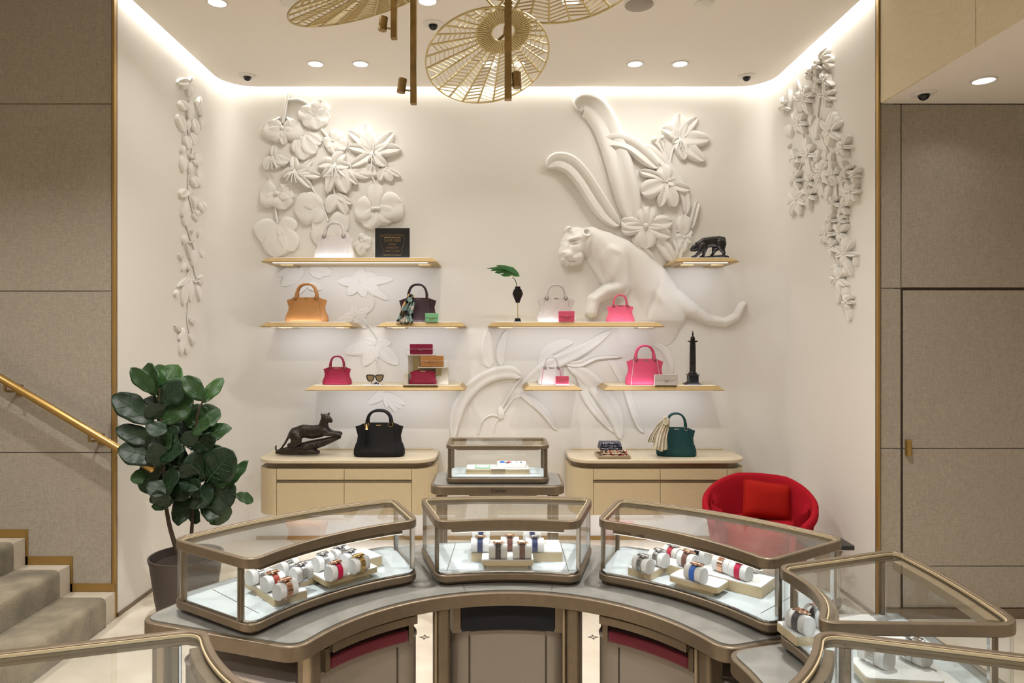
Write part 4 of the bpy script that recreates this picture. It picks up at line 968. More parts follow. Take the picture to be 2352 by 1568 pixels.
# ================================================================== things on the shelves
YI = 5.27
def hwid(t):
    K_ = [(0, .955), (.05, 1.), (.2, .995), (.34, .945), (.48, .875), (.66, .85), (.86, .905), (1, .945)]
    for (a, va), (b, vb) in zip(K_, K_[1:]):
        if t <= b:
            u = (t-a)/(b-a); u = u*u*(3-2*u); return va+(vb-va)*u
    return K_[-1][1]
def hdep(t): return 1-.68*max(0, (t-.12)/.88)**.85 if t > .12 else .92+.08*min(1, t/.06)
def ztop(xn):
    a = abs(xn)
    if a < .52: return 1.
    u = (a-.52)/.48; return 1-.105*(u*u*(3-2*u))
def bag(name, label, px0, px1, pyh, pyt, pyb, zb, material, metal='gold', d=None, handles=2, Y=YI, rz=0., logo=True, tassel=False, seam=None, gap=.012, cat='handbag'):
    s_ = Y/F; w = (px1-px0)*s_; h = (pyb-pyt)*s_; hh = (pyt-pyh)*s_; d = d or w*.42
    t = thing(name, label, cat, (((px0+px1)/2-CX)*s_, Y, zb), rz, 'handbags')
    n, L = 44, 18; mb = MB(); vs_ = []; p_ = 3.2
    for i in range(L+1):
        u = i/L; a_, b_ = hwid(u)*w/2, hdep(u)*d/2
        for k in range(n):
            th = 2*PI*k/n; c_, s2 = math.cos(th), math.sin(th)
            x = a_*math.copysign(abs(c_)**(2/p_), c_); y = b_*math.copysign(abs(s2)**(2/p_), s2)
            xn = x/a_
            y *= 1-.30*max(0, (abs(xn)-.62)/.38)*min(1, u*2.2)           # gusset wings fold in
            vs_.append((x, y, h*u*(1-(1-ztop(xn))*u)))
    fs_ = []
    for i in range(L):
        for k in range(n):
            l = (k+1) % n; fs_.append((i*n+k, i*n+l, (i+1)*n+l, (i+1)*n+k))
    fs_.append(tuple(range(n-1, -1, -1)))
    # the mouth sinks in a little
    k0 = len(vs_)
    for k in range(n):
        x, y, z = vs_[L*n+k]; vs_.append((x*.95, y*.72, z-.012))
    for k in range(n):
        l = (k+1) % n; fs_.append((L*n+k, L*n+l, k0+l, k0+k))
    fs_.append(tuple(k0+k for k in range(n)))
    mb.add(vs_, fs_); mb.build('body', material, t, smooth=50, local=True)
    def surf(x, u, out=.0012):
        a_, b_ = hwid(u)*w/2, hdep(u)*d/2; xn = min(.99, abs(x)/a_)
        y = b_*(1-xn**p_)**(1/p_)*(1-.30*max(0, (xn-.62)/.38)*min(1, u*2.2))
        return Vector((x, -y-out, h*u*(1-(1-ztop(xn))*u)))
    for sg in (-1, 1):
        pts = [surf(sg*w*(.385-.095*u), u) for u in [i/12 for i in range(13)]]
        MB().tube(pts, .0018, 5).build('seam', seam or material, t, local=True)
    hr_ = .0085*w/.33; hx_ = .235*w; ht = .32*d/2
    for k in range(handles):
        y = -ht if k == 0 else ht; top = hh if (k == 0 or handles == 1) else hh*1.0
        pts = []
        for i in range(17):
            a_ = PI*i/16; ca = math.cos(a_); pts.append(Vector((hx_*math.copysign(abs(ca)**.8, ca), y*(1-.3*math.sin(a_)), h*.985+top*math.sin(a_)**.75-hr_)))
        rs = [hr_*(1.25 if i in (0, 1, 15, 16) else 1) for i in range(17)]
        MB().tube(pts, rs, 9).build('handle', material, t, local=True, smooth=60)
        for sg in (-1, 1):
            c = Vector((sg*hx_, y-.004, h*.985)); ring = [c+Vector((hr_*1.7*math.cos(q), -.002, hr_*1.7*math.sin(q)-.004)) for q in [2*PI*i/14 for i in range(14)]]
            MB().tube(ring, .0022, 6, True).build('ring', metal, t, local=True)
    if logo:
        p = surf(0, .945, .0008); MB().box(-.019, .019, p.y-.0012, p.y+.002, p.z-.003, p.z+.003).build('name_plate', metal, t, local=True)
    if tassel:
        c = Vector((-hx_, -ht-.012, h*.985)); m = MB().tube([c, c+Vector((.004, -.014, -.03)), c+Vector((.004, -.026, -.045))], [.006, .010, .012], 8)
        m.build('tassel_cap', 'gold', t, local=True)
        m = MB()
        for k in range(12):
            q = random.uniform(-1, 1); b = c+Vector((.004+q*.01, -.024-.008*random.random(), -.045)); m.tube([b, b+Vector((q*.010, -.01, -.05)), b+Vector((q*.018, -.020, -.105-.01*random.random()))], .0018, 4)
        m.build('tassel', material, t, local=True, kind='stuff')
    return t
def wallet(label, px0, px1, py0, py1, zb, material, Y, metal='gold', d=.035, flap=.52, rz=0., flap_mat=None, group='wallets'):
    s_ = Y/F; w = (px1-px0)*s_; h = (py1-py0)*s_
    t = thing('wallet', label, 'wallet', (((px0+px1)/2-CX)*s_, Y, zb), rz, group)
    MB().prism(rrect(-w/2, w/2, 0, h, .008, 4), -d/2, d/2, Matrix(((1, 0, 0, 0), (0, 0, 1, 0), (0, 1, 0, 0), (0, 0, 0, 1)))).build('body', material, t, local=True, bevel=.004)
    # flap with a shallow pointed lower edge
    pts = [(-w/2, h)]+[(-w/2+w*i/10, h*flap-.10*h*(1-abs(2*i/10-1))) for i in range(11)]+[(w/2, h)]
    MB().prism(pts, -d/2-.004, -d/2, TX).build('flap', flap_mat or material, t, local=True, bevel=.0015)
    c = Vector((0, -d/2-.0055, h*flap-.06*h)); MB().tube([c+Vector((x, 0, z)) for x, z in ((-.012, .008), (-.009, -.004), (0, -.007), (.009, -.004), (.012, .008))], .0022, 6).build('clasp', metal, t, local=True)
    return t
def Z_on(z): return z+.002
A1, A2, A3 = ST1+.001, ST2+.001, ST3+.001
bag('handbag', 'pearl white handbag beside the black plaque on the top shelf', 722, 815, 508, 540, 594, A1, 'leather_white', 'steel', logo=False)
bag('handbag', 'tan leather handbag alone on its shelf', 656, 754, 654, 688, 745, A2, 'leather_tan')
bp_ = bag('handbag', 'dark plum handbag with a patterned scarf on its handle', 914, 1005, 651, 685, 741, A2, 'leather_plum', 'steel')
bag('handbag', 'large pale grey handbag with a pink wallet before it', 1231, 1323, 654, 686, 743, A2, 'leather_grey', 'steel')
bag('handbag', 'small bright pink handbag beside the panther paw', 1392, 1457, 677, 703, 742, A2, 'leather_pink', 'steel')
bag('handbag', 'small dark red handbag beside the sunglasses', 741, 808, 822, 849, 889, A3, 'leather_red', 'rose_gold')
bag('handbag', 'small pearl grey handbag with pink piping on the shortest shelf', 1235, 1298, 823, 848, 888, A3, 'leather_pearl', 'steel', seam='leather_rose')
bag('handbag', 'large rose pink handbag beside the grey wallet', 1436, 1526, 795, 828, 887, A3, 'leather_rose', 'steel', seam='leather_white')
YK = 5.22
bag('handbag', 'big black handbag with gold tassel on the cream cabinet', 813, 930, 937, 970, 1045, ZK+.001, 'leather_black', 'gold', Y=YK, tassel=True)
bag('handbag', 'dark green handbag with a beige scarf on the cream cabinet', 1508, 1598, 940, 975, 1040, ZK+.001, 'leather_green', 'steel', Y=YK, rz=-.12)
YFW = 5.205
wallet('mint green wallet leaning before the plum handbag', 977, 1007, 721, 741, A2, 'leather_mint', YFW-.03)
wallet('small pink wallet leaning before the pale grey handbag', 1283, 1319, 718, 743, A2, 'leather_pink', YFW-.02, 'steel')
wallet('small pink wallet beside the pearl grey handbag', 1276, 1306, 867, 888, A3, 'leather_pink', YFW-.01, 'steel')
wallet('two tone grey and white wallet beside the rose handbag', 1503, 1555, 863, 888, A3, 'leather_white', YFW-.035, 'steel', flap_mat='leather_grey')
# scarves
def scarf(label, pts, widths, material, Y, seed, folds=3.2, amp=.014, knot=None):
    rnd = random.Random(seed); c0 = PX(pts[0][0], pts[0][1], Y)
    t = thing('scarf', label, 'scarf', c0, 0, 'scarves')
    for lay in range(2):
        ax = spline([(PX(p[0]+lay*3, p[1], Y)) for p in pts], 8); n = len(ax); ph = rnd.uniform(0, 6)
        def fn(u, v):
            i = min(n-1, int(u*(n-1))); p = ax[i]; w_ = widths[0]+(widths[1]-widths[0])*u; w_ *= Y/F*(1 if lay == 0 else .8)
            s_ = v-.5
            return (p.x+s_*w_+.004*math.sin(9*u+ph), p.y-.012*lay+amp*math.sin(folds*2*PI*v+ph+2*u)*(0.35+u), p.z+.006*math.sin(folds*PI*v+ph)*u+.010*abs(s_)*u)
        mb = MB().grid(n, 25, fn); o = mb.build('layer', material, t, smooth=80)
        so = o.modifiers.new('solid', 'SOLIDIFY'); so.thickness = .002
    if knot:
        k = PX(knot[0], knot[1], Y-.02); m = MB()
        for a in range(3):
            m.tube([k+Vector((.016*math.cos(q), .012*math.sin(q)*(1-a*.3), .014*math.sin(q)+(a-1)*.012)) for q in [2*PI*i/12 for i in range(12)]], .007, 7, True)
        m.build('knot', material, t, smooth=60)
    return t
scarf('black and ochre patterned scarf tied to the plum handbag', [(944, 678), (941, 690), (937, 706), (932, 724), (930, 741)], (12, 40), 'scarf_dark', 5.155, 1, knot=(942, 684))
scarf('beige patterned scarf tied to the dark green handbag', [(1529, 962), (1526, 975), (1522, 995), (1518, 1015), (1515, 1034)], (14, 34), 'scarf_pale', 5.125, 2, knot=(1529, 966))
scarf('trailing dark edged scarf end beside the dark green handbag', [(1524, 966), (1512, 978), (1503, 995), (1495, 1015)], (10, 16), 'scarf_pale', 5.155, 5)
# black embossed plaque
p0 = PX(862, 594, 5.3); p1 = PX(941, 522, 5.3)
pq = thing('plaque', 'square black plaque with embossed gold frame on the top shelf', 'plaque', ((p0.x+p1.x)/2, 5.3, A1))
zb_ = A1; zt_ = A1+(594-522)*5.3/F; w_ = p1.x-p0.x
BX(p0.x, p1.x, 5.29, 5.312, zb_, zt_).build('board', 'black', pq, bevel=.002)
def pl(u, v): return Vector((p0.x+w_*u, 5.289, zb_+(zt_-zb_)*v))
m = MB()
fr0 = [pl(.16, .72), pl(.16, .55), pl(.19, .42), pl(.24, .30), pl(.24, .16), pl(.42, .16), pl(.5, .19), pl(.58, .16), pl(.76, .16), pl(.76, .30), pl(.81, .42), pl(.84, .55), pl(.84, .72), pl(.70, .80), pl(.5, .78), pl(.30, .80)]
m.tube(spline(fr0, 4), .0012, 5, True); m.build('embossed_frame', 'dark_brass', pq)
MB().tube([pl(.25, .70), pl(.75, .70)], .0010, 5).build('embossed_line', 'dark_brass', pq); MB().tube([pl(.25, .13), pl(.75, .13)], .0010, 5).build('embossed_line', 'dark_brass', pq)
m = MB()
for k in range(22):
    u = .16+.68*k/21; c = pl(u, .76+.015*math.sin(k*2)); m.tube([c+Vector((-.004, 0, -.004)), c+Vector((0, -.001, .005)), c+Vector((.005, 0, .002))], .0013, 4)
m.build('embossed_garland', 'dark_brass', pq, kind='stuff')
for s2, v, sz in (('CARTIER', .61, .034), ('PARIS', .48, .022), ('LONDON', .37, .022), ('NEW YORK', .26, .022)):
    text('lettering', s2, 'dark_brass', pq, pl(.5, v)-Vector((0, .0005, 0)), sz)
# stepped vase with a monstera leaf
YV = 5.25
c = PX(1189, 742, YV); s_ = YV/F
vz = thing('vase', 'black stepped vase on a thin stem holding one leaf', 'vase', (c.x, YV, A2))
def vb(hw, z0, z1, mt='bronze_black', nm='tier'): BX(c.x-hw, c.x+hw, YV-hw, YV+hw, A2+z0, A2+z1).build(nm, mt, vz, bevel=.001)
vb(.030, 0, .008, 'black_gloss', 'foot'); vb(.024, .008, .016, 'black_gloss', 'foot'); vb(.021, .016, .030, 'black_gloss', 'foot')
MB().cyl((c.x, YV, A2+.03), (c.x, YV, A2+.150), .0028, 8).build('rod', 'gold', vz)
for hw, z0, z1 in ((.016, .150, .163), (.021, .163, .178), (.027, .178, .192), (.032, .192, .206), (.038, .206, .232), (.032, .232, .248), (.025, .248, .258), (.020, .258, .274)): vb(hw, z0, z1)
lf_ = thing('monstera_leaf', 'single green monstera leaf standing in the black vase', 'leaf', (c.x, YV, A2+.274))
st_ = spline([(c.x, YV, A2+.25), PX(1184, 645, YV), PX(1177, 636, YV)], 8); MB().tube(st_, .0028, 6).build('stalk', 'leaf_mid', lf_)
def q9(x, y): return PX(1100+x/5.345, 580+y/5.345, YV-.06+.0004*(y-150))
out_ = [(405, 275), (440, 292), (500, 290), (490, 255), (460, 215), (420, 180), (375, 168), (330, 158), (270, 150), (210, 158), (235, 170), (170, 182), (97, 190), (190, 190), (225, 195), (165, 205), (140, 222), (215, 215), (245, 208), (222, 225), (190, 245), (245, 258), (300, 235), (325, 225), (300, 255), (262, 272), (310, 292), (360, 292)]
vs_ = [q9(*p) for p in out_]; cc = q9(380, 230)+Vector((0, .02, 0)); mb = MB(); nn = len(vs_)
tp = [v+Vector((0, 0, .0)) for v in vs_]; mb.add(tp+[cc]+[v+Vector((0, .0015, -.0015)) for v in tp]+[cc+Vector((0, .002, -.002))], [(i, (i+1) % nn, nn) for i in range(nn)]+[((i+1) % nn+nn+1, i+nn+1, 2*nn+1) for i in range(nn)]+[(i, i+nn+1, (i+1) % nn+nn+1, (i+1) % nn) for i in range(nn)])
mb.build('blade', 'monstera', lf_, smooth=30)
m = MB()
for e in ((120, 188), (165, 215), (215, 238), (285, 268), (330, 165), (430, 200), (480, 260), (240, 160)): m.tube([q9(400, 265)+Vector((0, -.002, 0)), q9((400+e[0])/2, (265+e[1])/2-8)+Vector((0, -.002, 0)), q9(*e)+Vector((0, -.002, 0))], .0011, 4)
m.build('veins', 'leaf_vein', lf_, kind='stuff')
# sunglasses on a little stand
YS = 5.2
g = thing('sunglasses', 'black framed sunglasses with gold lenses on a small stand', 'sunglasses', PX(861, 887, YS))
s_ = YS/F
for sg in (-1, 1):
    c = PX(861+sg*10.2, 868, YS-.03); hw, hh = 8.4*s_, 7.2*s_
    pts = [c+Vector((hw*a, 0, hh*b)) for a, b in ((-1, .85), (-.3, 1), (.5, 1), (1.05, .9) if sg > 0 else (1, .85), (.95, .1), (.6, -.8), (0, -1), (-.6, -.8), (-.95, .1))]
    if sg < 0: pts = [Vector((2*c.x-p.x, p.y, p.z)) for p in pts]
    pts = spline(pts+[pts[0]], 3)[:-1]
    MB().tube(pts, .004, 7, True).build('rim', 'black', g, smooth=60)
    n = len(pts); MB().add([p+Vector((0, .001, 0)) for p in pts]+[p+Vector((0, .003, 0)) for p in pts], [tuple(range(n)), tuple(range(2*n-1, n-1, -1))]).build('lens', 'mirror_glass', g, smooth=0)
    e = PX(861+sg*19, 862, YS-.03); MB().tube([e, e+Vector((-sg*.004, .05, -.012)), PX(861+sg*4, 884, YS+.02)], .0024, 6).build('temple', 'dark_brass', g)
MB().tube([PX(859, 866, YS-.03), PX(861, 864.5, YS-.033), PX(863, 866, YS-.03)], .003, 6).build('bridge', 'black', g)
q = thing('glasses_stand', 'small dark stand with a pale base plate under the sunglasses', 'stand', (PX(861, 888, YS).x, YS, A3))
c = PX(861, 888, YS); BX(c.x-.085, c.x+.05, YS-.02, YS+.08, A3, A3+.003).build('plate', 'acrylic', q); MB().lathe([(.02, .003), (.02, .014), (.008, .018), (.007, .022)], 14, (c.x+.008, YS+.01, A3)).build('foot', 'black_gloss', q)
# stepped stand with clutches
YD = 5.24; s_ = YD/F
def bxp(x0, x1, y0, y1, ya, yb): 
    a = PX(x0, y1, YD); b = PX(x1, y0, YD); return BX(a.x, b.x, ya, yb, a.z, b.z)
dsd = thing('stepped_stand', 'stepped metal display stand carrying three leather clutches', 'stand', (PX(980, 888, YD).x, YD, A3))
zt0 = A3
def hz(py): return A3+(888-py)*s_
def sbox(x0, x1, py0, py1, ya, yb, mt, nm): BX(PX(x0, 0, YD).x, PX(x1, 0, YD).x, ya, yb, hz(py1), hz(py0)).build(nm, mt, dsd, bevel=.001)
sbox(929, 1008, 886, 888, 5.15, 5.36, 'acrylic', 'base_plate'); sbox(934, 1000, 821, 886, 5.32, 5.34, 'acrylic', 'back_block'); sbox(1000, 1030, 849, 888, 5.25, 5.32, 'acrylic', 'side_block'); sbox(930, 939, 862, 886, 5.20, 5.30, 'acrylic', 'side_block')
sbox(933, 999, 819, 821, 5.22, 5.34, 'acrylic', 'top_plate'); sbox(962, 1030, 847, 849, 5.19, 5.32, 'acrylic', 'middle_plate')
sbox(945, 962, 822, 860, 5.315, 5.3195, 'mirror_glass', 'mirror'); sbox(1000, 1014, 851, 868, 5.245, 5.2495, 'mirror_glass', 'mirror')
for x0, x1, py0, py1, y in ((933, 999, 806, 819, 5.225), (964, 1030, 833, 847, 5.195)):
    a, b = PX(x0, 0, YD).x, PX(x1, 0, YD).x; MB().tube([(a, y, hz(py1)), (a, y, hz(py0)), (b, y, hz(py0)), (b, y, hz(py1))], .0012, 5).build('guard_wire', 'steel', dsd)
wallet('wine red clutch on the top step of the metal stand', 942, 994, 795, 819, hz(819)+.001, 'leather_wine', 5.27, 'steel', .04, group='clutches')
wallet('tan clutch on the middle step of the metal stand', 966, 1019, 822, 847, hz(847)+.001, 'leather_tan', 5.245, 'steel', .04, group='clutches')
bag('clutch', 'dark red pouch without handles at the foot of the metal stand', 940, 1003, 856, 856, 886, hz(886)+.0015, 'leather_red', 'rose_gold', d=.06, handles=0, Y=5.225, cat='pouch')
# bronze column
YC = 5.26; c = PX(1591, 888, YC); s_ = YC/F
cl = thing('column_model', 'black bronze model of a monument column with a statue', 'sculpture', (c.x, YC, A3))
for hw, z0, z1 in ((.062, 0, .008), (.05, .008, .014), (.042, .014, .020)): BX(c.x-hw*1, c.x+hw*.9, YC-hw, YC+hw, A3+z0, A3+z1).build('step', 'bronze_black', cl, bevel=.001)
BX(c.x-.036, c.x+.036, YC-.036, YC+.036, A3+.02, A3+.072).build('pedestal', 'black_gloss', cl, bevel=.002); BX(c.x-.042, c.x+.042, YC-.042, YC+.042, A3+.072, A3+.080).build('cornice', 'bronze_black', cl, bevel=.002)
MB().lathe([(.033, .080), (.033, .088), (.026, .096), (.0235, .10), (.0235, .2), (.021, .32), (.022, .328)], 24, (c.x, YC, A3)).build('shaft', 'bronze_black', cl)
m = MB(); m.tube([(c.x+.0237*math.cos(a), YC+.0237*math.sin(a), A3+.10+.0112*a/ (2*PI)*1.0) for a in [i*.35 for i in range(345)]], .0015, 4); m.build('spiral_frieze', 'bronze_black', cl)
BX(c.x-.030, c.x+.030, YC-.030, YC+.030, A3+.328, A3+.338).build('platform', 'bronze_black', cl, bevel=.001)
MB().lathe([(.018, .338), (.018, .352), (.016, .364), (.009, .372), (.0, .374)], 16, (c.x, YC, A3)).build('dome', 'bronze_black', cl)
m = MB().tube([(c.x, YC, A3+.372), (c.x+.001, YC, A3+.385), (c.x, YC, A3+.396), (c.x, YC, A3+.402)], [.004, .0075, .006, .003], 8); m.ball((c.x, YC, A3+.407), .005, 8); m.build('statue', 'bronze_black', cl)
# tray with rolled scarves
YT = 5.18; c = PX(1406, 1040, YT); s_ = YT/F
ty = thing('scarf_tray', 'shallow brass tray of folded scarves on the cream cabinet', 'tray', (c.x, YT, ZK+.001))
z0 = ZK+.001
BX(c.x-.115, c.x+.118, YT-.10, YT+.10, z0, z0+.005).build('bottom', 'pale_bronze', ty)
for a in ((c.x-.118, c.x-.110, YT-.1, YT+.1), (c.x+.112, c.x+.120, YT-.1, YT+.1), (c.x-.118, c.x+.12, YT-.105, YT-.098), (c.x-.118, c.x+.12, YT+.098, YT+.105)): BX(*a, z0, z0+.022).build('edge', 'pale_bronze', ty, bevel=.002)
def roll(label, w, z, hgt, mt, dx, y):
    t = thing('folded_scarf', label, 'scarf', (c.x+dx, y, z), 0, 'folded scarves in the tray')
    for k in range(3):
        mb = MB(); zz = z+hgt*(k+.5)/3
        mb.prism(rrect(-.075+.006*k, .075-.004*k, -hgt/6.2, hgt/6.2, hgt/6.5, 4), -w/2+.004*k, w/2-.003*k, Matrix(((0, 0, 1, c.x+dx), (1, 0, 0, y), (0, 1, 0, zz), (0, 0, 0, 1)))); mb.build('fold', mt, t, smooth=60)
roll('cream patterned folded scarf in the brass tray', .19, z0+.0055, .055, 'cloth_pattern', .01, YT-.01)
roll('navy leopard folded scarf on top of the cream one', .165, z0+.061, .050, 'cloth_navy', -.018, YT)
# ---- bronze panthers
def blobs(mb, chain, conv, Y, sc, squash=.8):
    """chain of (x, y, r[, dy]) in crop pixels -> overlapping balls"""
    pts = [(conv(q[0], q[1]), q[2]/sc, (q[3] if len(q) > 3 else 0)) for q in chain]
    for (a, ra, da), (b, rb, db) in zip(pts, pts[1:] if len(pts) > 1 else pts):
        d = math.hypot(b[0]-a[0], b[1]-a[1]); n = max(1, int(d/(.25*max(2.0, min(ra, rb)))))
        for i in range(n+1):
            t = i/n; r = (ra+(rb-ra)*t)*Y/F; p = PX(a[0]+(b[0]-a[0])*t, a[1]+(b[1]-a[1])*t, Y); p.y += da+(db-da)*t
            mb.ball(p, (r, r*squash, r), 12)
def remeshed(mb, name, mt, t, vox, sm=4):
    o = mb.build(name, mt, t, smooth=0)
    r = o.modifiers.new('remesh', 'REMESH'); r.mode = 'VOXEL'; r.voxel_size = vox; r.use_smooth_shade = True
    s2 = o.modifiers.new('smooth', 'SMOOTH'); s2.iterations = sm; s2.factor = .5
    return o
def k1(x, y): return (580+x/5.113, 920+y/5.113)
YP = 5.22; s1 = 5.113
pt = thing('panther_sculpture', 'dark bronze panther resting on a rock on the cream cabinet', 'sculpture', PX(709, 1043, YP))
m = MB(); B_ = lambda l, q=.8: blobs(m, l, k1, YP, s1, q)
B_([(505, 390, 80), (600, 355, 78), (700, 368, 82), (790, 355, 78), (835, 325, 68)], .75); B_([(835, 330, 66), (835, 270, 54), (848, 225, 48)], .8); B_([(855, 202, 52), (880, 212, 44), (908, 224, 31), (920, 236, 24)], .85)
B_([(820, 166, 17, -.008), (815, 156, 12, -.008)]); B_([(890, 160, 15, .012), (895, 148, 10, .012)])
B_([(850, 360, 48, -.02), (900, 385, 30, -.02), (970, 388, 24, -.02), (1035, 400, 20, -.02)]); B_([(850, 350, 44, .03), (930, 378, 26, .03), (1010, 382, 21, .03), (1030, 390, 18, .03)])
B_([(500, 395, 68, -.03), (545, 440, 55, -.04), (560, 480, 36, -.045), (490, 495, 26, -.045), (445, 510, 20, -.045), (520, 520, 22, -.045)]); B_([(480, 400, 55, .03), (470, 460, 40, .04), (450, 510, 24, .04)])
B_([(445, 385, 24), (420, 430, 15), (385, 495, 13), (335, 565, 12), (290, 592, 10), (274, 570, 10), (272, 540, 10), (278, 530, 9)])
remeshed(m, 'body', 'bronze_dark', pt, .003, 4)
m = MB(); c = PX(*k1(878, 190), YP); 
for sg, xx in ((-1, 875), (-1, 905)):
    e = PX(*k1(xx, 195), YP); m.ball((e.x, YP-.026, e.z), .003, 8)
m.build('eyes', 'gold', pt)
m = MB(); B_ = lambda l, q=1.2: blobs(m, l, k1, YP, s1, q)
B_([(290, 605, 24), (400, 585, 42), (500, 565, 55), (600, 545, 62), (720, 515, 58), (820, 490, 50), (920, 458, 38), (1000, 432, 26), (1022, 430, 20)]); B_([(320, 610, 22), (450, 605, 30), (600, 598, 38), (720, 595, 38), (770, 605, 24)], 1.6)
for k in range(26):
    u = random.random(); x = 330+u*600; B_([(x, 600-u*130+random.uniform(-20, 20), random.uniform(14, 28), random.uniform(-.05, .05))])
o = remeshed(m, 'rock', 'bronze_dark', pt, .005, 2)
def k2(x, y): return (1200+x/2.704, 200+y/2.704)
YQ = 5.26; s1 = 2.704
pt = thing('panther_sculpture', 'black bronze panther prowling head down on the short upper shelf', 'sculpture', PX(1627, 595, YQ))
m = MB(); B_ = lambda l, q=.8: blobs(m, l, k2, YQ, s1, q)
B_([(1220, 962, 39), (1170, 962, 34), (1130, 968, 34), (1105, 980, 30)], .75); B_([(1105, 982, 27), (1080, 995, 24), (1068, 1000, 22), (1052, 1008, 12)], .85); B_([(1076, 972, 7, -.014), (1076, 966, 4, -.014)]); B_([(1096, 968, 6, .012), (1098, 962, 4, .012)])
B_([(1118, 990, 24, -.02), (1095, 1025, 13, -.025), (1072, 1048, 9, -.025), (1048, 1060, 8, -.025)]); B_([(1140, 990, 20, .02), (1132, 1025, 11, .02), (1128, 1045, 9, .02), (1110, 1056, 8, .02)])
B_([(1215, 980, 30, .02), (1195, 1010, 15, .022), (1192, 1030, 9, .022), (1178, 1044, 9, .022)]); B_([(1228, 975, 34, -.02), (1232, 1010, 17, -.025), (1246, 1030, 10, -.025), (1242, 1052, 9, -.025), (1230, 1058, 8, -.025)])
B_([(1236, 940, 14), (1252, 938, 8), (1260, 960, 7), (1256, 985, 6.5), (1247, 1002, 6)])
remeshed(m, 'body', 'bronze_black', pt, .0025, 2)
m = MB(); B_ = lambda l, q=1.9: blobs(m, l, k2, YQ, s1, q)
B_([(1058, 1066, 8), (1110, 1064, 10), (1180, 1060, 14), (1240, 1056, 16), (1270, 1058, 13)]); remeshed(m, 'rock', 'bronze_black', pt, .005, 2)
# ================================================================== watches and trays in the cases
def prof(rx, rz_, n=22, flat=.0):
    """cross section of a watch pillow in (y, z): rounded loaf, bottom at 0"""
    out_ = []
    for i in range(n):
        a = 2*PI*i/n; e_ = .92 if math.sin(a) > 0 else .6; y = rx*math.copysign(abs(math.cos(a))**e_, math.cos(a)); z = rz_+rz_*math.copysign(abs(math.sin(a))**e_, math.sin(a))
        out_.append((y, z))
    return out_
PRX, PRZ, PLEN = .0215, .0245, .066
TP = Matrix(((0, 0, 1, 0), (1, 0, 0, 0), (0, 1, 0, 0), (0, 0, 0, 1)))     # profile (y,z) extruded along x
def pillow_mesh():
    m = MB(); m.prism(prof(PRX, PRZ), -PLEN/2, -PLEN*.20, TP); m.prism(prof(PRX*.97, PRZ*.985), -PLEN*.20, PLEN*.20, TP); m.prism(prof(PRX, PRZ), PLEN*.20, PLEN/2, TP)
    return m
def strap_mesh(w=.019, th=.0022):
    a = prof(PRX*.97+th, PRZ*.985+th, 40); b = prof(PRX*.97+.0002, PRZ*.985+.0002, 40); dz = -th
    ids = [i % 40 for i in range(0, 41)]
    m = MB(); n = len(ids); vs_ = []
    for i in ids:
        vs_ += [(-w/2, a[i][0], a[i][1]+dz), (w/2, a[i][0], a[i][1]+dz), (w/2, b[i][0], b[i][1]), (-w/2, b[i][0], b[i][1])]
    fs_ = []
    for i in range(n-1):
        k = 4*i; fs_ += [(k, k+1, k+5, k+4), (k+1, k+2, k+6, k+5), (k+2, k+3, k+7, k+6), (k+3, k, k+4, k+7)]
    m.add(vs_, fs_); return m
def link_mesh():
    m = MB(); a = prof(PRX*.97+.0016, PRZ*.985+.0016, 30)
    for i in range(30):
        y, z = a[i]; y2, z2 = a[(i+1) % 30]; d = Vector((0, y2-y, z2-z)); ang = math.atan2(d.z, d.y)
        T = Matrix.Translation((0, (y+y2)/2, (z+z2)/2-.0016)) @ Matrix.Rotation(ang, 4, 'X')
        L = d.length*.43
        m.box(-.0095, -.0035, -L, L, -.0015, .0015, T); m.box(-.003, .003, -L, L, -.0015, .0021, T); m.box(.0035, .0095, -L, L, -.0015, .0015, T)
    return m
def case_mesh():
    m = MB().lathe([(.0165, 0), (.0185, .0015), (.0185, .006), (.016, .0085), (.0145, .0088), (.0145, .0078)], 24)
    for sx in (-1, 1):
        for sy in (-1, 1): m.box(sx*.0095-.002, sx*.0095+.002, sy*.016-.006, sy*.016+.006, 0, .004)
    m.cyl((.018, 0, .004), (.0235, 0, .004), .0028, 8)
    return m
def dial_mesh(): return MB().lathe([(.0144, .0072), (.0144, .0077), (0, .0078)], 24)
def hand_mesh():
    m = MB().box(-.0006, .0006, -.001, .011, .0079, .0085); m.box(-.001, .008, -.0006, .0006, .0079, .0085); return m
def watch(px, py, z, rz, strap, case, label, dial='dial', plabel=None, sc=1.):
    c = on_plane(px, py, z)
    t = thing('watch_pillow', plabel or label.replace('watch', 'watch holder', 1) if plabel else 'white pillow holding the '+label, 'pillow', (c.x, c.y, z+.0004), rz, 'watch pillows')
    t.scale = (sc, sc, sc)
    part('pillow', pillow_mesh, 'pillow', 'white_pad', t); part('pfoot', lambda: MB().box(-.026, .026, -.013, .013, 0, .004), 'foot', 'bronze', t)
    w = thing('watch', label, 'watch', (c.x, c.y, z+.0004), rz, 'watches'); w.scale = (sc, sc, sc)
    if strap in ('steel', 'gold', 'rose_gold'): part('links', link_mesh, 'bracelet', strap, w)
    else: part('strap', strap_mesh, 'strap', strap, w)
    T = Matrix.Translation((0, .004, 2*PRZ*.985+.001)) @ Matrix.Rotation(math.radians(-16), 4, 'X')
    part('case', case_mesh, 'case', case, w, T); part('dial', dial_mesh, 'dial', dial, w, T); part('hands', hand_mesh, 'hands', 'black', w, T)
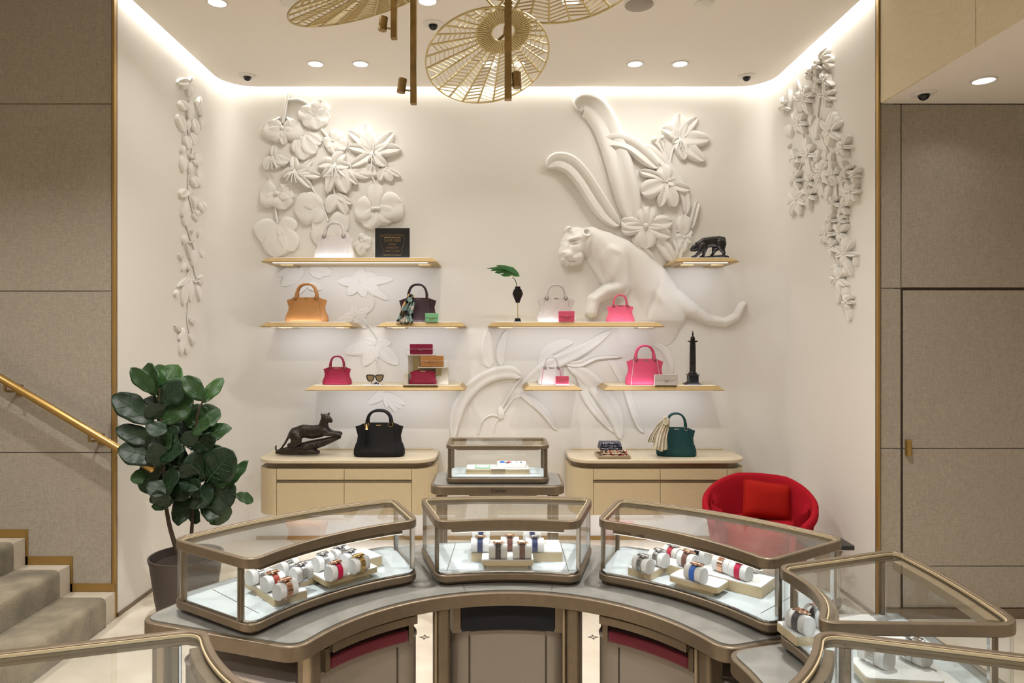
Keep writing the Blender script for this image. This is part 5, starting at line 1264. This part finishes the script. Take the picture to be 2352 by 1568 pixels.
def riser(label, cx_, cy_, w, d, z0, z1, rz, ped=None, r=.012):
    t = thing('display_riser', label, 'riser', (cx_, cy_, z0), rz, 'display risers')
    zb = 0 if not ped else ped
    o_ = rrect(-w/2, w/2, -d/2, d/2, r, 5)
    MB().prism(o_, zb, z1-z0-.003).build('body', 'tray_side', t, local=True)
    MB().prism(inset(o_, .0012), z1-z0-.003, z1-z0).build('white_top', 'white_pad', t, local=True)
    if ped: MB().prism(rrect(-w/2+.018, w/2-.022, -d/2+.012, d/2-.012, .006, 3), 0, ped).build('pedestal', 'tray_side', t, local=True)
    return t
def ring_pt(r, a, tang=0.):
    p = polar(r, a); aa = math.radians(a); return p+Vector((math.sin(aa), -math.cos(aa)))*tang, aa-PI/2
ZR = ZDECK+.036
# ring middle case
p, rz = ring_pt(.875, 90, .035); riser('long low riser at the back of the ring middle showcase', p.x, p.y, .335, .15, ZDECK+.0003, ZR, rz, r=.003)
p, rz = ring_pt(.752, 90, .0); riser('raised tray in front of the long riser in the ring middle showcase', p.x, p.y, .185, .088, ZDECK+.0003, ZR, rz, .017)
C = lambda px, py, st, ca, l, dl='dial': watch(px, py, ZR, .0, st, ca, l, dl)
C(1103, 1266, 'strap_blue', 'rose_gold', 'rose gold watch with smooth navy strap, front of a stacked pair'); C(1105, 1246, 'strap_blue', 'steel', 'steel watch with navy strap behind the rose gold navy one')
C(1171, 1263, 'strap_brown', 'rose_gold', 'rose gold watch with brown strap at the riser middle'); C(1228, 1266, 'strap_blue', 'steel', 'steel watch with navy grained strap, front of a stacked pair'); C(1222, 1246, 'strap_blue', 'steel', 'steel watch with blue strap behind the navy grained one')
C(1144, 1281, 'strap_black', 'rose_gold', 'rose gold watch with black strap on the raised tray'); C(1199, 1281, 'strap_brown', 'rose_gold', 'rose gold watch with brown strap on the raised tray')
# plant side case, local frame at 132 degrees
AL = 132
p, rz = ring_pt(.925, AL, .013); RZL = rz; riser('long low riser at the back of the plant side showcase', p.x, p.y, .32, .12, ZDECK+.0003, ZR, rz, r=.003)
p, rz = ring_pt(.822, AL, .0); riser('raised tray with two watches in the plant side showcase', p.x, p.y, .20, .095, ZDECK+.0003, ZR, rz, .017)
p, rz = ring_pt(.90, AL, -.222); riser('low side tray with three watches in the plant side showcase', p.x, p.y, .11, .27, ZDECK+.0003, ZDECK+.026, rz, r=.004)
Lw = lambda px, py, st, ca, l, dl='dial', z=ZR, a=.25: watch(px, py, z, RZL+a, st, ca, l, dl)
ZLo = ZDECK+.026
Lw(592, 1338, 'steel', 'steel', 'steel bracelet watch with dark dial on the low side tray', 'dial_dark', ZLo); Lw(627, 1353, 'strap_brick', 'rose_gold', 'rose gold watch with brick red strap on the low side tray', z=ZLo); Lw(656, 1371, 'rose_gold', 'rose_gold', 'rose gold bangle watch nearest the edge of the low side tray', z=ZLo)
Lw(661, 1320, 'steel', 'steel', 'steel bracelet watch behind the low side tray'); Lw(692, 1333, 'steel', 'steel', 'steel square link bracelet watch beside the low side tray')
Lw(742, 1307, 'steel', 'steel', 'steel bracelet watch at the long riser middle'); Lw(781, 1290, 'steel', 'steel', 'steel bracelet watch farthest back on the long riser', 'dial_dark'); Lw(806, 1300, 'steel', 'steel', 'steel bracelet watch behind the gold bracelet watch')
Lw(772, 1328, 'strap_red', 'rose_gold', 'rose gold watch with crimson strap on the raised tray'); Lw(824, 1312, 'gold', 'gold', 'gold bracelet watch on the raised tray')
# armchair side case
AR = 48
p, rz = ring_pt(.925, AR, .125); RZR = rz; riser('long low riser at the back of the armchair side showcase', p.x, p.y, .33, .12, ZDECK+.0003, ZR, rz, r=.003)
p, rz = ring_pt(.812, AR, .105); riser('raised tray with the blue strapped watch', p.x, p.y, .17, .088, ZDECK+.0003, ZR, rz, .017)
p, rz = ring_pt(.868, AR, -.093); riser('low side tray with steel watches in the armchair side showcase', p.x, p.y, .09, .19, ZDECK+.0003, ZDECK+.026, rz, r=.004)
Rw = lambda px, py, st, ca, l, dl='dial', z=ZR, a=-.25: watch(px, py, z, RZR+a, st, ca, l, dl)
Rw(1477, 1312, 'steel', 'steel', 'steel bracelet watch nearest the edge of the small side tray', z=ZLo); Rw(1513, 1298, 'steel', 'steel', 'steel bracelet watch deeper on the small side tray', z=ZLo); Rw(1545, 1286, 'strap_red', 'steel', 'steel watch with crimson strap behind the small side tray', z=ZDECK+.0003)
Rw(1580, 1302, 'strap_brown', 'rose_gold', 'rose gold watch with brown strap behind the blue strapped one'); Rw(1608, 1290, 'strap_black', 'rose_gold', 'rose gold watch with dark strap farthest back on its riser')
Rw(1598, 1333, 'strap_bright_blue', 'rose_gold', 'rose gold watch with bright blue strap on its own tray'); Rw(1662, 1313, 'rose_gold', 'rose_gold', 'rose gold bracelet watch on the riser before the armchair'); Rw(1701, 1328, 'strap_red', 'rose_gold', 'rose gold watch with red strap at the riser end'); Rw(1725, 1309, 'gold', 'gold', 'yellow gold bracelet watch at the riser end')
# door side case
AD = 8
p, rz = ring_pt(.97, 0, -.05); riser('long low riser in the door side showcase', p.x, p.y, .42, .12, ZDECK+.0003, ZR-.006, rz, r=.003)
p, rz = ring_pt(.86, -6, .0); 
c = on_plane(2058, 1545, ZR); riser('raised tray with two steel watches in the door side showcase', c.x+.01, c.y+.02, .175, .105, ZDECK+.0003, ZR, -.10, .017)
c1 = on_plane(2012, 1524, ZR); watch(2012, 1524, ZR, -1.15, 'steel', 'steel', 'steel bracelet watch on the raised tray, nearer the ring centre', sc=1.05); watch(2098, 1518, ZR, -1.15, 'steel', 'steel', 'steel bracelet watch on the raised tray, nearer the flush door', sc=1.05)
c = on_plane(1852, 1440, ZLo); riser('low side tray with two watches in the door side showcase', c.x+.02, c.y, .10, .16, ZDECK+.0003, ZLo, -1.45, r=.004)
watch(1838, 1448, ZLo, -1.2, 'strap_black', 'rose_gold', 'rose gold watch with dark strap on the door side low tray'); watch(1878, 1436, ZLo, -1.2, 'strap_black', 'rose_gold', 'rose gold watch with dark strap at the door side riser')
# ================================================================== potted fig
YPt = 3.90
PXc = (428-CX)*YPt/F
pot = thing('plant_pot', 'tall tapered dark brown plant pot beside the stairs', 'pot', (PXc, YPt, 0))
MB().lathe([(.135, 0), (.14, .01), (.165, .16), (.192, .36), (.200, .385), (.200, .395), (.190, .395), (.184, .36), (.180, .34)], 40, (PXc, YPt, 0)).build('body', 'pot', pot)
MB().lathe([(.182, .33), (.17, .352), (.10, .36), (0, .362)], 30, (PXc, YPt, 0)).build('soil', 'soil', pot)
fg = thing('fiddle_leaf_fig', 'fiddle leaf fig with large dark green leaves by the stairs', 'plant', (PXc, YPt, .355))
def k3(x, y): return (x/1.99, 780+y/1.99)
def trunk(pts, r0, r1):
    P_ = spline([PX(*k3(*q[:2]), YPt+(q[2] if len(q) > 2 else 0)) for q in pts], 6); n = len(P_)
    MB().tube(P_, [r0+(r1-r0)*i/(n-1) for i in range(n)], 8).build('trunk', 'bark', fg, smooth=60)
trunk([(812, 975), (795, 920), (775, 850), (762, 780), (755, 700), (745, 560), (738, 420), (732, 300), (728, 220)], .014, .006); trunk([(872, 975, .03), (876, 880, .03), (882, 780, .02), (888, 600, .02), (892, 440, .02), (905, 340), (930, 272)], .012, .005)
LEAVES = [((700, 235), (598, 128), 62, 1), ((712, 245), (672, 105), 85, 1), ((735, 255), (812, 112), 125, 2), ((728, 210), (722, 110), 70, 1), ((750, 290), (842, 190), 95, 0), ((690, 375), (515, 250), 100, 0), ((722, 345), (658, 268), 90, 0), ((742, 370), (882, 262), 110, 1),
 ((892, 385), (1004, 315), 115, 1), ((885, 400), (900, 290), 110, 1), ((925, 272), (842, 165), 72, 1), ((932, 282), (1020, 172), 52, 2), ((925, 270), (860, 235), 18, 1), ((705, 470), (528, 402), 75, 0), ((765, 480), (650, 415), 95, 0), ((722, 545), (538, 495), 105, 0), ((873, 460), (828, 345), 75, 0), ((892, 462), (1057, 400), 85, 1),
 ((862, 490), (965, 468), 65, 0), ((892, 545), (1018, 490), 58, 1), ((785, 590), (622, 660), 130, 0), ((668, 618), (597, 640), 55, 1), ((852, 570), (790, 482), 70, 0), ((930, 620), (880, 512), 120, 0), ((962, 630), (1062, 510), 140, 0), ((1048, 668), (1133, 550), 52, 1), ((795, 610), (755, 742), 130, 0), ((820, 620), (835, 740), 115, 0),
 ((895, 630), (838, 690), 105, 0), ((925, 725), (1078, 675), 160, 0), ((1078, 712), (1160, 738), 48, 1), ((965, 765), (1045, 825), 95, 1), ((880, 765), (780, 790), 120, 0), ((900, 765), (868, 832), 90, 0), ((925, 770), (1030, 770), 110, 0), ((756, 768), (692, 760), 36, 1), ((975, 650), (1042, 625), 70, 1), ((870, 600), (935, 590), 85, 0), ((972, 795), (978, 845), 18, 1),
 ((742, 420), (800, 330), 90, 0), ((745, 470), (815, 400), 85, 0), ((735, 350), (680, 300), 80, 0), ((748, 560), (690, 620), 100, 0), ((885, 560), (950, 640), 110, 0), ((890, 690), (960, 745), 110, 0), ((885, 480), (850, 420), 75, 0), ((888, 720), (900, 640), 80, 0), ((740, 500), (780, 430), 90, 1), ((750, 600), (830, 540), 95, 0), ((740, 440), (850, 462), 45, 0), ((890, 500), (990, 450), 70, 0), ((905, 735), (885, 700), 70, 2),
 ((748, 570), (692, 480), 85, 0), ((745, 690), (815, 610), 95, 0), ((750, 650), (690, 715), 90, 0), ((745, 530), (835, 505), 85, 0), ((738, 380), (690, 440), 80, 0), ((760, 760), (715, 690), 80, 0), ((885, 640), (840, 570), 85, 0), ((890, 420), (960, 380), 80, 1)]
NEAR = len(LEAVES)-8
def leaf_mesh(seed):
    rnd = random.Random(seed); ph = rnd.uniform(0, 6); mb = MB(); nu, nv = 15, 9
    def top(u, v):
        s_ = 2*v-1; wd_ = .5*(math.sin(PI*min(1, u**.92))**.62)*(.72+.42*u)*1.0 if 0 < u < 1 else .02
        wd_ *= 1+.05*math.sin(14*u+ph)
        z = .10*abs(s_)**1.4*wd_-.16*(u-.35)**2+.022*math.sin(u*17+ph)*abs(s_)
        return (s_*wd_, u, z+.04)
    mb.grid(nu, nv, top)
    return mb
def vein_mesh(seed):
    rnd = random.Random(seed); mb = MB(); z = lambda u: -.16*(u-.35)**2+.045
    mb.tube([(0, u, z(u)) for u in [i/10 for i in range(-1, 10)]], [.016]+[.013*(1-.08*i) for i in range(10)], 5)
    for k in range(4):
        u = .14+.15*k
        for sg in (-1, 1): mb.tube([(0, u, z(u)), (sg*.22, u+.11, z(u+.1)+.012), (sg*.32, u+.17, z(u+.17)+.016)], .004, 4)
    return mb
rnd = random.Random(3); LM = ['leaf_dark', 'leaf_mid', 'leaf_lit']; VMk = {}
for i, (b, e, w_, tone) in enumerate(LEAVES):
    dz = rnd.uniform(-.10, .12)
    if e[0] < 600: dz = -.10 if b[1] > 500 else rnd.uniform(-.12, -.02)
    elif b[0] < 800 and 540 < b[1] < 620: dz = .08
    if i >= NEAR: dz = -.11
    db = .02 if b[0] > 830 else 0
    B0 = PX(*k3(*b), YPt+db+dz*.3); E0 = PX(*k3(*e), YPt+db+dz); B0 = B0+(B0-E0)*.08
    y = (E0-B0); L = y.length; y.normalize()
    nh = Vector((rnd.uniform(-.3, .3), -1, rnd.uniform(.1, .9))); nz = (nh-y*nh.dot(y)).normalized(); x = y.cross(nz)
    wm = w_*1.22/1.99*YPt/F
    Mx = Matrix((( x.x*wm*1.05, y.x*L, nz.x*L, 0), (x.y*wm*1.05, y.y*L, nz.y*L, 0), (x.z*wm*1.05, y.z*L, nz.z*L, 0), (0, 0, 0, 1)))
    Tm = Matrix.Translation(B0-Vector((PXc, YPt, .355))) @ Mx
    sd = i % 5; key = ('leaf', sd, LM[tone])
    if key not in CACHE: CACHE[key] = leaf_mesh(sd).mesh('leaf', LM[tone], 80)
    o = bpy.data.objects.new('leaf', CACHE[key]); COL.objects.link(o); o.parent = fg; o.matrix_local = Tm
    so = o.modifiers.new('solid', 'SOLIDIFY'); so.thickness = .008
    if ('v', sd) not in CACHE: CACHE[('v', sd)] = vein_mesh(sd).mesh('veins', 'leaf_vein', 60)
    v = bpy.data.objects.new('veins', CACHE[('v', sd)]); COL.objects.link(v); v.parent = o
# ================================================================== red armchair
CXa, CYa, ra = 1.70, 4.42, .345
ch = thing('armchair', 'red felt tub armchair standing beside the cream cabinet', 'armchair', (CXa, CYa, 0), 0)
fa = math.radians(-114)                      # the way it faces
def htop(q):                                 # q: -1..1 around the shell, 0 = middle of the back
    return .692-.012*abs(q)-.195*max(0, (abs(q)-.20)/.80)**1.15
nu, nv = 41, 14; shell = []
for i in range(nu):
    q = -1+2*i/(nu-1); a = fa+PI+q*math.radians(138); ht_ = htop(q); rr = ra*(1+.06*abs(q)**3)
    prf = [(1.0-.12, .30), (1.0-.05, .42), (1.0, .55)]
    o_ = [(rr*.80, .22), (rr*.88, .36), (rr*.95, .50), (rr*1.0, ht_-.05), (rr*1.0, ht_-.015), (rr*.965, ht_), (rr*.92, ht_), (rr*.885, ht_-.02), (rr*.87, ht_-.06), (rr*.83, .55), (rr*.79, .45), (rr*.76, .40), (rr*.74, .30), (rr*.74, .22)]
    shell += [(CXa+r*math.cos(a), CYa+r*math.sin(a), z) for r, z in o_]
fs_ = [(i*nv+j, i*nv+(j+1) % nv, (i+1)*nv+(j+1) % nv, (i+1)*nv+j) for i in range(nu-1) for j in range(nv)]+[tuple(range(nv-1, -1, -1)), tuple((nu-1)*nv+j for j in range(nv))]
MB().add(shell, fs_).build('shell', 'red_felt', ch, smooth=70)
MB().lathe([(.20, .20), (.255, .22), (.268, .30), (.268, .40), (.25, .425), (0, .43)], 36, (CXa, CYa, 0)).build('seat', 'red_felt', ch, smooth=50)
for k in range(4):
    a = fa+PI/4+k*PI/2; MB().cyl((CXa+.2*math.cos(a), CYa+.2*math.sin(a), .21), (CXa+.23*math.cos(a), CYa+.23*math.sin(a), 0), .016, 10, .010).build('leg', 'bronze', ch)
cu = thing('cushion', 'square red linen cushion leaning in the red armchair', 'cushion', (CXa+.0, CYa+.10, .435))
Tc = Matrix.Translation((CXa+.100, CYa+.120, .548)) @ Matrix.Rotation(.10, 4, 'Z') @ Matrix.Rotation(math.radians(-14), 4, 'X') @ Matrix.Rotation(math.radians(9), 4, 'Y')
def cush(u, v, sg):
    a, b = 2*u-1, 2*v-1; e = (1-a**4)*(1-b**4); pin = 1-.06*(1-a*a)*0-.05*(abs(a)**6+0)*(1-abs(b)**2)
    return Tc @ Vector((.165*a*(1-.04*(1-b*b)*abs(a)), sg*.052*max(0, e)**.6, .122*b*(1-.05*(1-a*a)*abs(b))))
MB().grid(15, 15, lambda u, v: cush(u, v, -1)).grid(15, 15, lambda u, v: cush(1-u, v, 1)).build('cover', 'red_linen', cu, smooth=80)
edge = [cush(u, v, 0) for u, v in [(i/10, 0) for i in range(10)]+[(1, i/10) for i in range(10)]+[(1-i/10, 1) for i in range(10)]+[(0, 1-i/10) for i in range(10)]]
MB().tube(edge, .004, 6, True).build('piping', 'red_linen', cu)
sd = thing('side_table', 'low dark side table behind the door side showcase', 'table', (1.98, 3.98, 0))
MB().prism(rrect(1.78, 2.045, 3.89, 4.06, .01, 3), .42, .445).build('top', 'black', sd, bevel=.002); MB().prism(rrect(1.795, 2.03, 3.905, 4.045, .01, 3), .412, .42).build('rim', 'steel', sd)
MB().lathe([(.11, 0), (.11, .015), (.05, .03), (.045, .3), (.09, .40), (.09, .412)], 24, (1.92, 3.98, 0)).build('base', 'bronze', sd)
# ================================================================== leaf chandelier
chd = thing('leaf_chandelier', 'hanging brass chandelier of pierced leaf discs and square rods', 'chandelier', (0, 2.2, ZC))
def leaf_disc(c, R, tilt_x, tilt_y, spin, nrib=36, off=.56, rin=.42, hole=.17, dens=.078):
    """pierced round leaf: rim, solid heart ring with slits, ribs and chevron slats"""
    T = Matrix.Translation(c) @ Matrix.Rotation(tilt_y, 4, 'Y') @ Matrix.Rotation(tilt_x, 4, 'X') @ Matrix.Rotation(spin, 4, 'Z')
    TL = Matrix.Translation(Vector(c)-Vector((0, 2.2, ZC))) @ Matrix.Rotation(tilt_y, 4, 'Y') @ Matrix.Rotation(tilt_x, 4, 'X') @ Matrix.Rotation(spin, 4, 'Z')
    def place(mb, name, mt, par, kind=None):
        me = mb.mesh(name, mt, 30); o = bpy.data.objects.new(name, me); COL.objects.link(o); o.parent = par
        if par is chd: o.matrix_local = TL
        if kind: o['kind'] = kind
        return o
    th = .0025
    N = 72; ro = [(R*math.cos(2*PI*k/N), R*math.sin(2*PI*k/N)) for k in range(N)]; ri = [(x*(1-.022), y*(1-.022)) for x, y in ro]
    disc = place(MB().ring(ro, ri, -th, th), 'leaf_rim', 'cut_brass', chd)
    hc = Vector((0, off*R))
    a_ = [(hc.x+rin*R*math.cos(2*PI*k/N), hc.y+rin*R*math.sin(2*PI*k/N)) for k in range(N)]; b_ = [(hc.x+hole*R*math.cos(2*PI*k/N), hc.y+hole*R*math.sin(2*PI*k/N)) for k in range(N)]
    a_ = [(x, y) if math.hypot(x, y) < R*.985 else (x*R*.985/math.hypot(x, y), y*R*.985/math.hypot(x, y)) for x, y in a_]
    place(MB().ring(a_, b_, -th*.8, th*.8), 'heart_ring', 'cut_brass', disc)
    m = MB()
    for k in range(60):
        a = 2*PI*k/60; d = Vector((math.cos(a), math.sin(a))); n = Vector((-d.y, d.x))*.0016*R/.2
        p, q = hc+d*(hole*R*1.12), hc+d*(rin*R*.97)
        if q.length < R*.97: m.prism([p-n*.3, q-n*.6, q+n*.6, p+n*.3], -th*1.2, th*1.2)
    place(m, 'slits', 'dark_brass', disc, 'stuff')
    def hit(d):                                # from the heart centre to the outer circle
        b = hc.dot(d); return -b+math.sqrt(b*b-(hc.length_squared-R*R))
    rib = []
    for k in range(nrib):
        a = 2*PI*k/nrib; d = Vector((math.cos(a), math.sin(a))); rib.append((d, rin*R, hit(d)*.985))
    m = MB()
    for k, (d, r0, r1) in enumerate(rib):
        if r1-r0 < .01*R: continue
        n = Vector((-d.y, d.x)); w = .0075*R; w2 = .013*R
        m.prism([hc+d*r0-n*w, hc+d*r1-n*w2, hc+d*r1+n*w2, hc+d*r0+n*w], -th*.8, th*.8)
    place(m, 'ribs', 'cut_brass', disc, 'stuff')
    m = MB()
    for k in range(nrib):
        d0, a0, a1 = rib[k]; d1, b0, b1 = rib[(k+1) % nrib]; sg = 1 if k % 2 else -1
        r = rin*R+.02*R; lim = min(a1, b1)
        while r < lim-.01*R:
            sh = .028*R*sg*(r/R+.3); p, q = hc+d0*min(a1, max(r+sh, a0)), hc+d1*min(b1, max(r-sh, b0)); e = (q-p).normalized(); n = Vector((-e.y, e.x))*(.0050*R)
            m.prism([p-n, q-n, q+n, p+n], -th*.7, th*.7); r += dens*R
    place(m, 'slats', 'cut_brass', disc, 'stuff')
    return disc
def rod(px, pytop, pybot, Y, w=.010, mt='dark_brass'):
    a = PX(px, pybot, Y); o = BX(a.x-w, a.x+w, Y-w, Y+w, a.z, ZC).build('rod', mt, chd, bevel=.002); return o
def spot(px, py, Y, side, tilt):
    c = PX(px, py, Y); T = Matrix.Translation(c) @ Matrix.Rotation(tilt, 4, 'Y')
    MB().lathe([(.013, -.022), (.014, -.022), (.014, .022), (.011, .0235), (0, .0236)], 18, T=T).build('spot_head', 'dark_brass', chd)
    e = PX(px+side, py+12, Y); MB().tube([T @ Vector((0, 0, -.012)), e], .003, 6).build('spot_arm', 'dark_brass', chd)
Yd = 2.2
rod(905, 0, 90, 2.25); rod(950, 0, 240, Yd); rod(1167, 0, 230, 2.03, .0105)
spot(880, 55, 2.25, 22, .12); spot(923, 197, Yd, 24, .15); spot(1187, 184, 2.03, -18, -.05)
c = PX(1120, 135, Yd); leaf_disc(c, .2025, math.radians(-22), math.radians(-10), math.radians(210))
c = PX(1290, -60, 1.95); leaf_disc(c, .240, math.radians(-8), math.radians(-3), math.radians(160), 34)
c = PX(838, -4, 2.15); leaf_disc(c, .250, math.radians(14), math.radians(-17), math.radians(210), 36)
a = PX(1167, 30, Yd); BX(a.x-.014, a.x+.014, Yd-.01, Yd+.01, a.z, ZC).build('hanger_bar', 'dark_brass', chd, bevel=.002)
a = PX(1150, 92, Yd+.02); MB().tube([PX(1160, 60, Yd+.02), PX(1158, 80, Yd+.02), PX(1145, 92, Yd+.02), PX(1128, 104, Yd+.01)], .005, 6).build('leaf_bracket', 'dark_brass', chd)
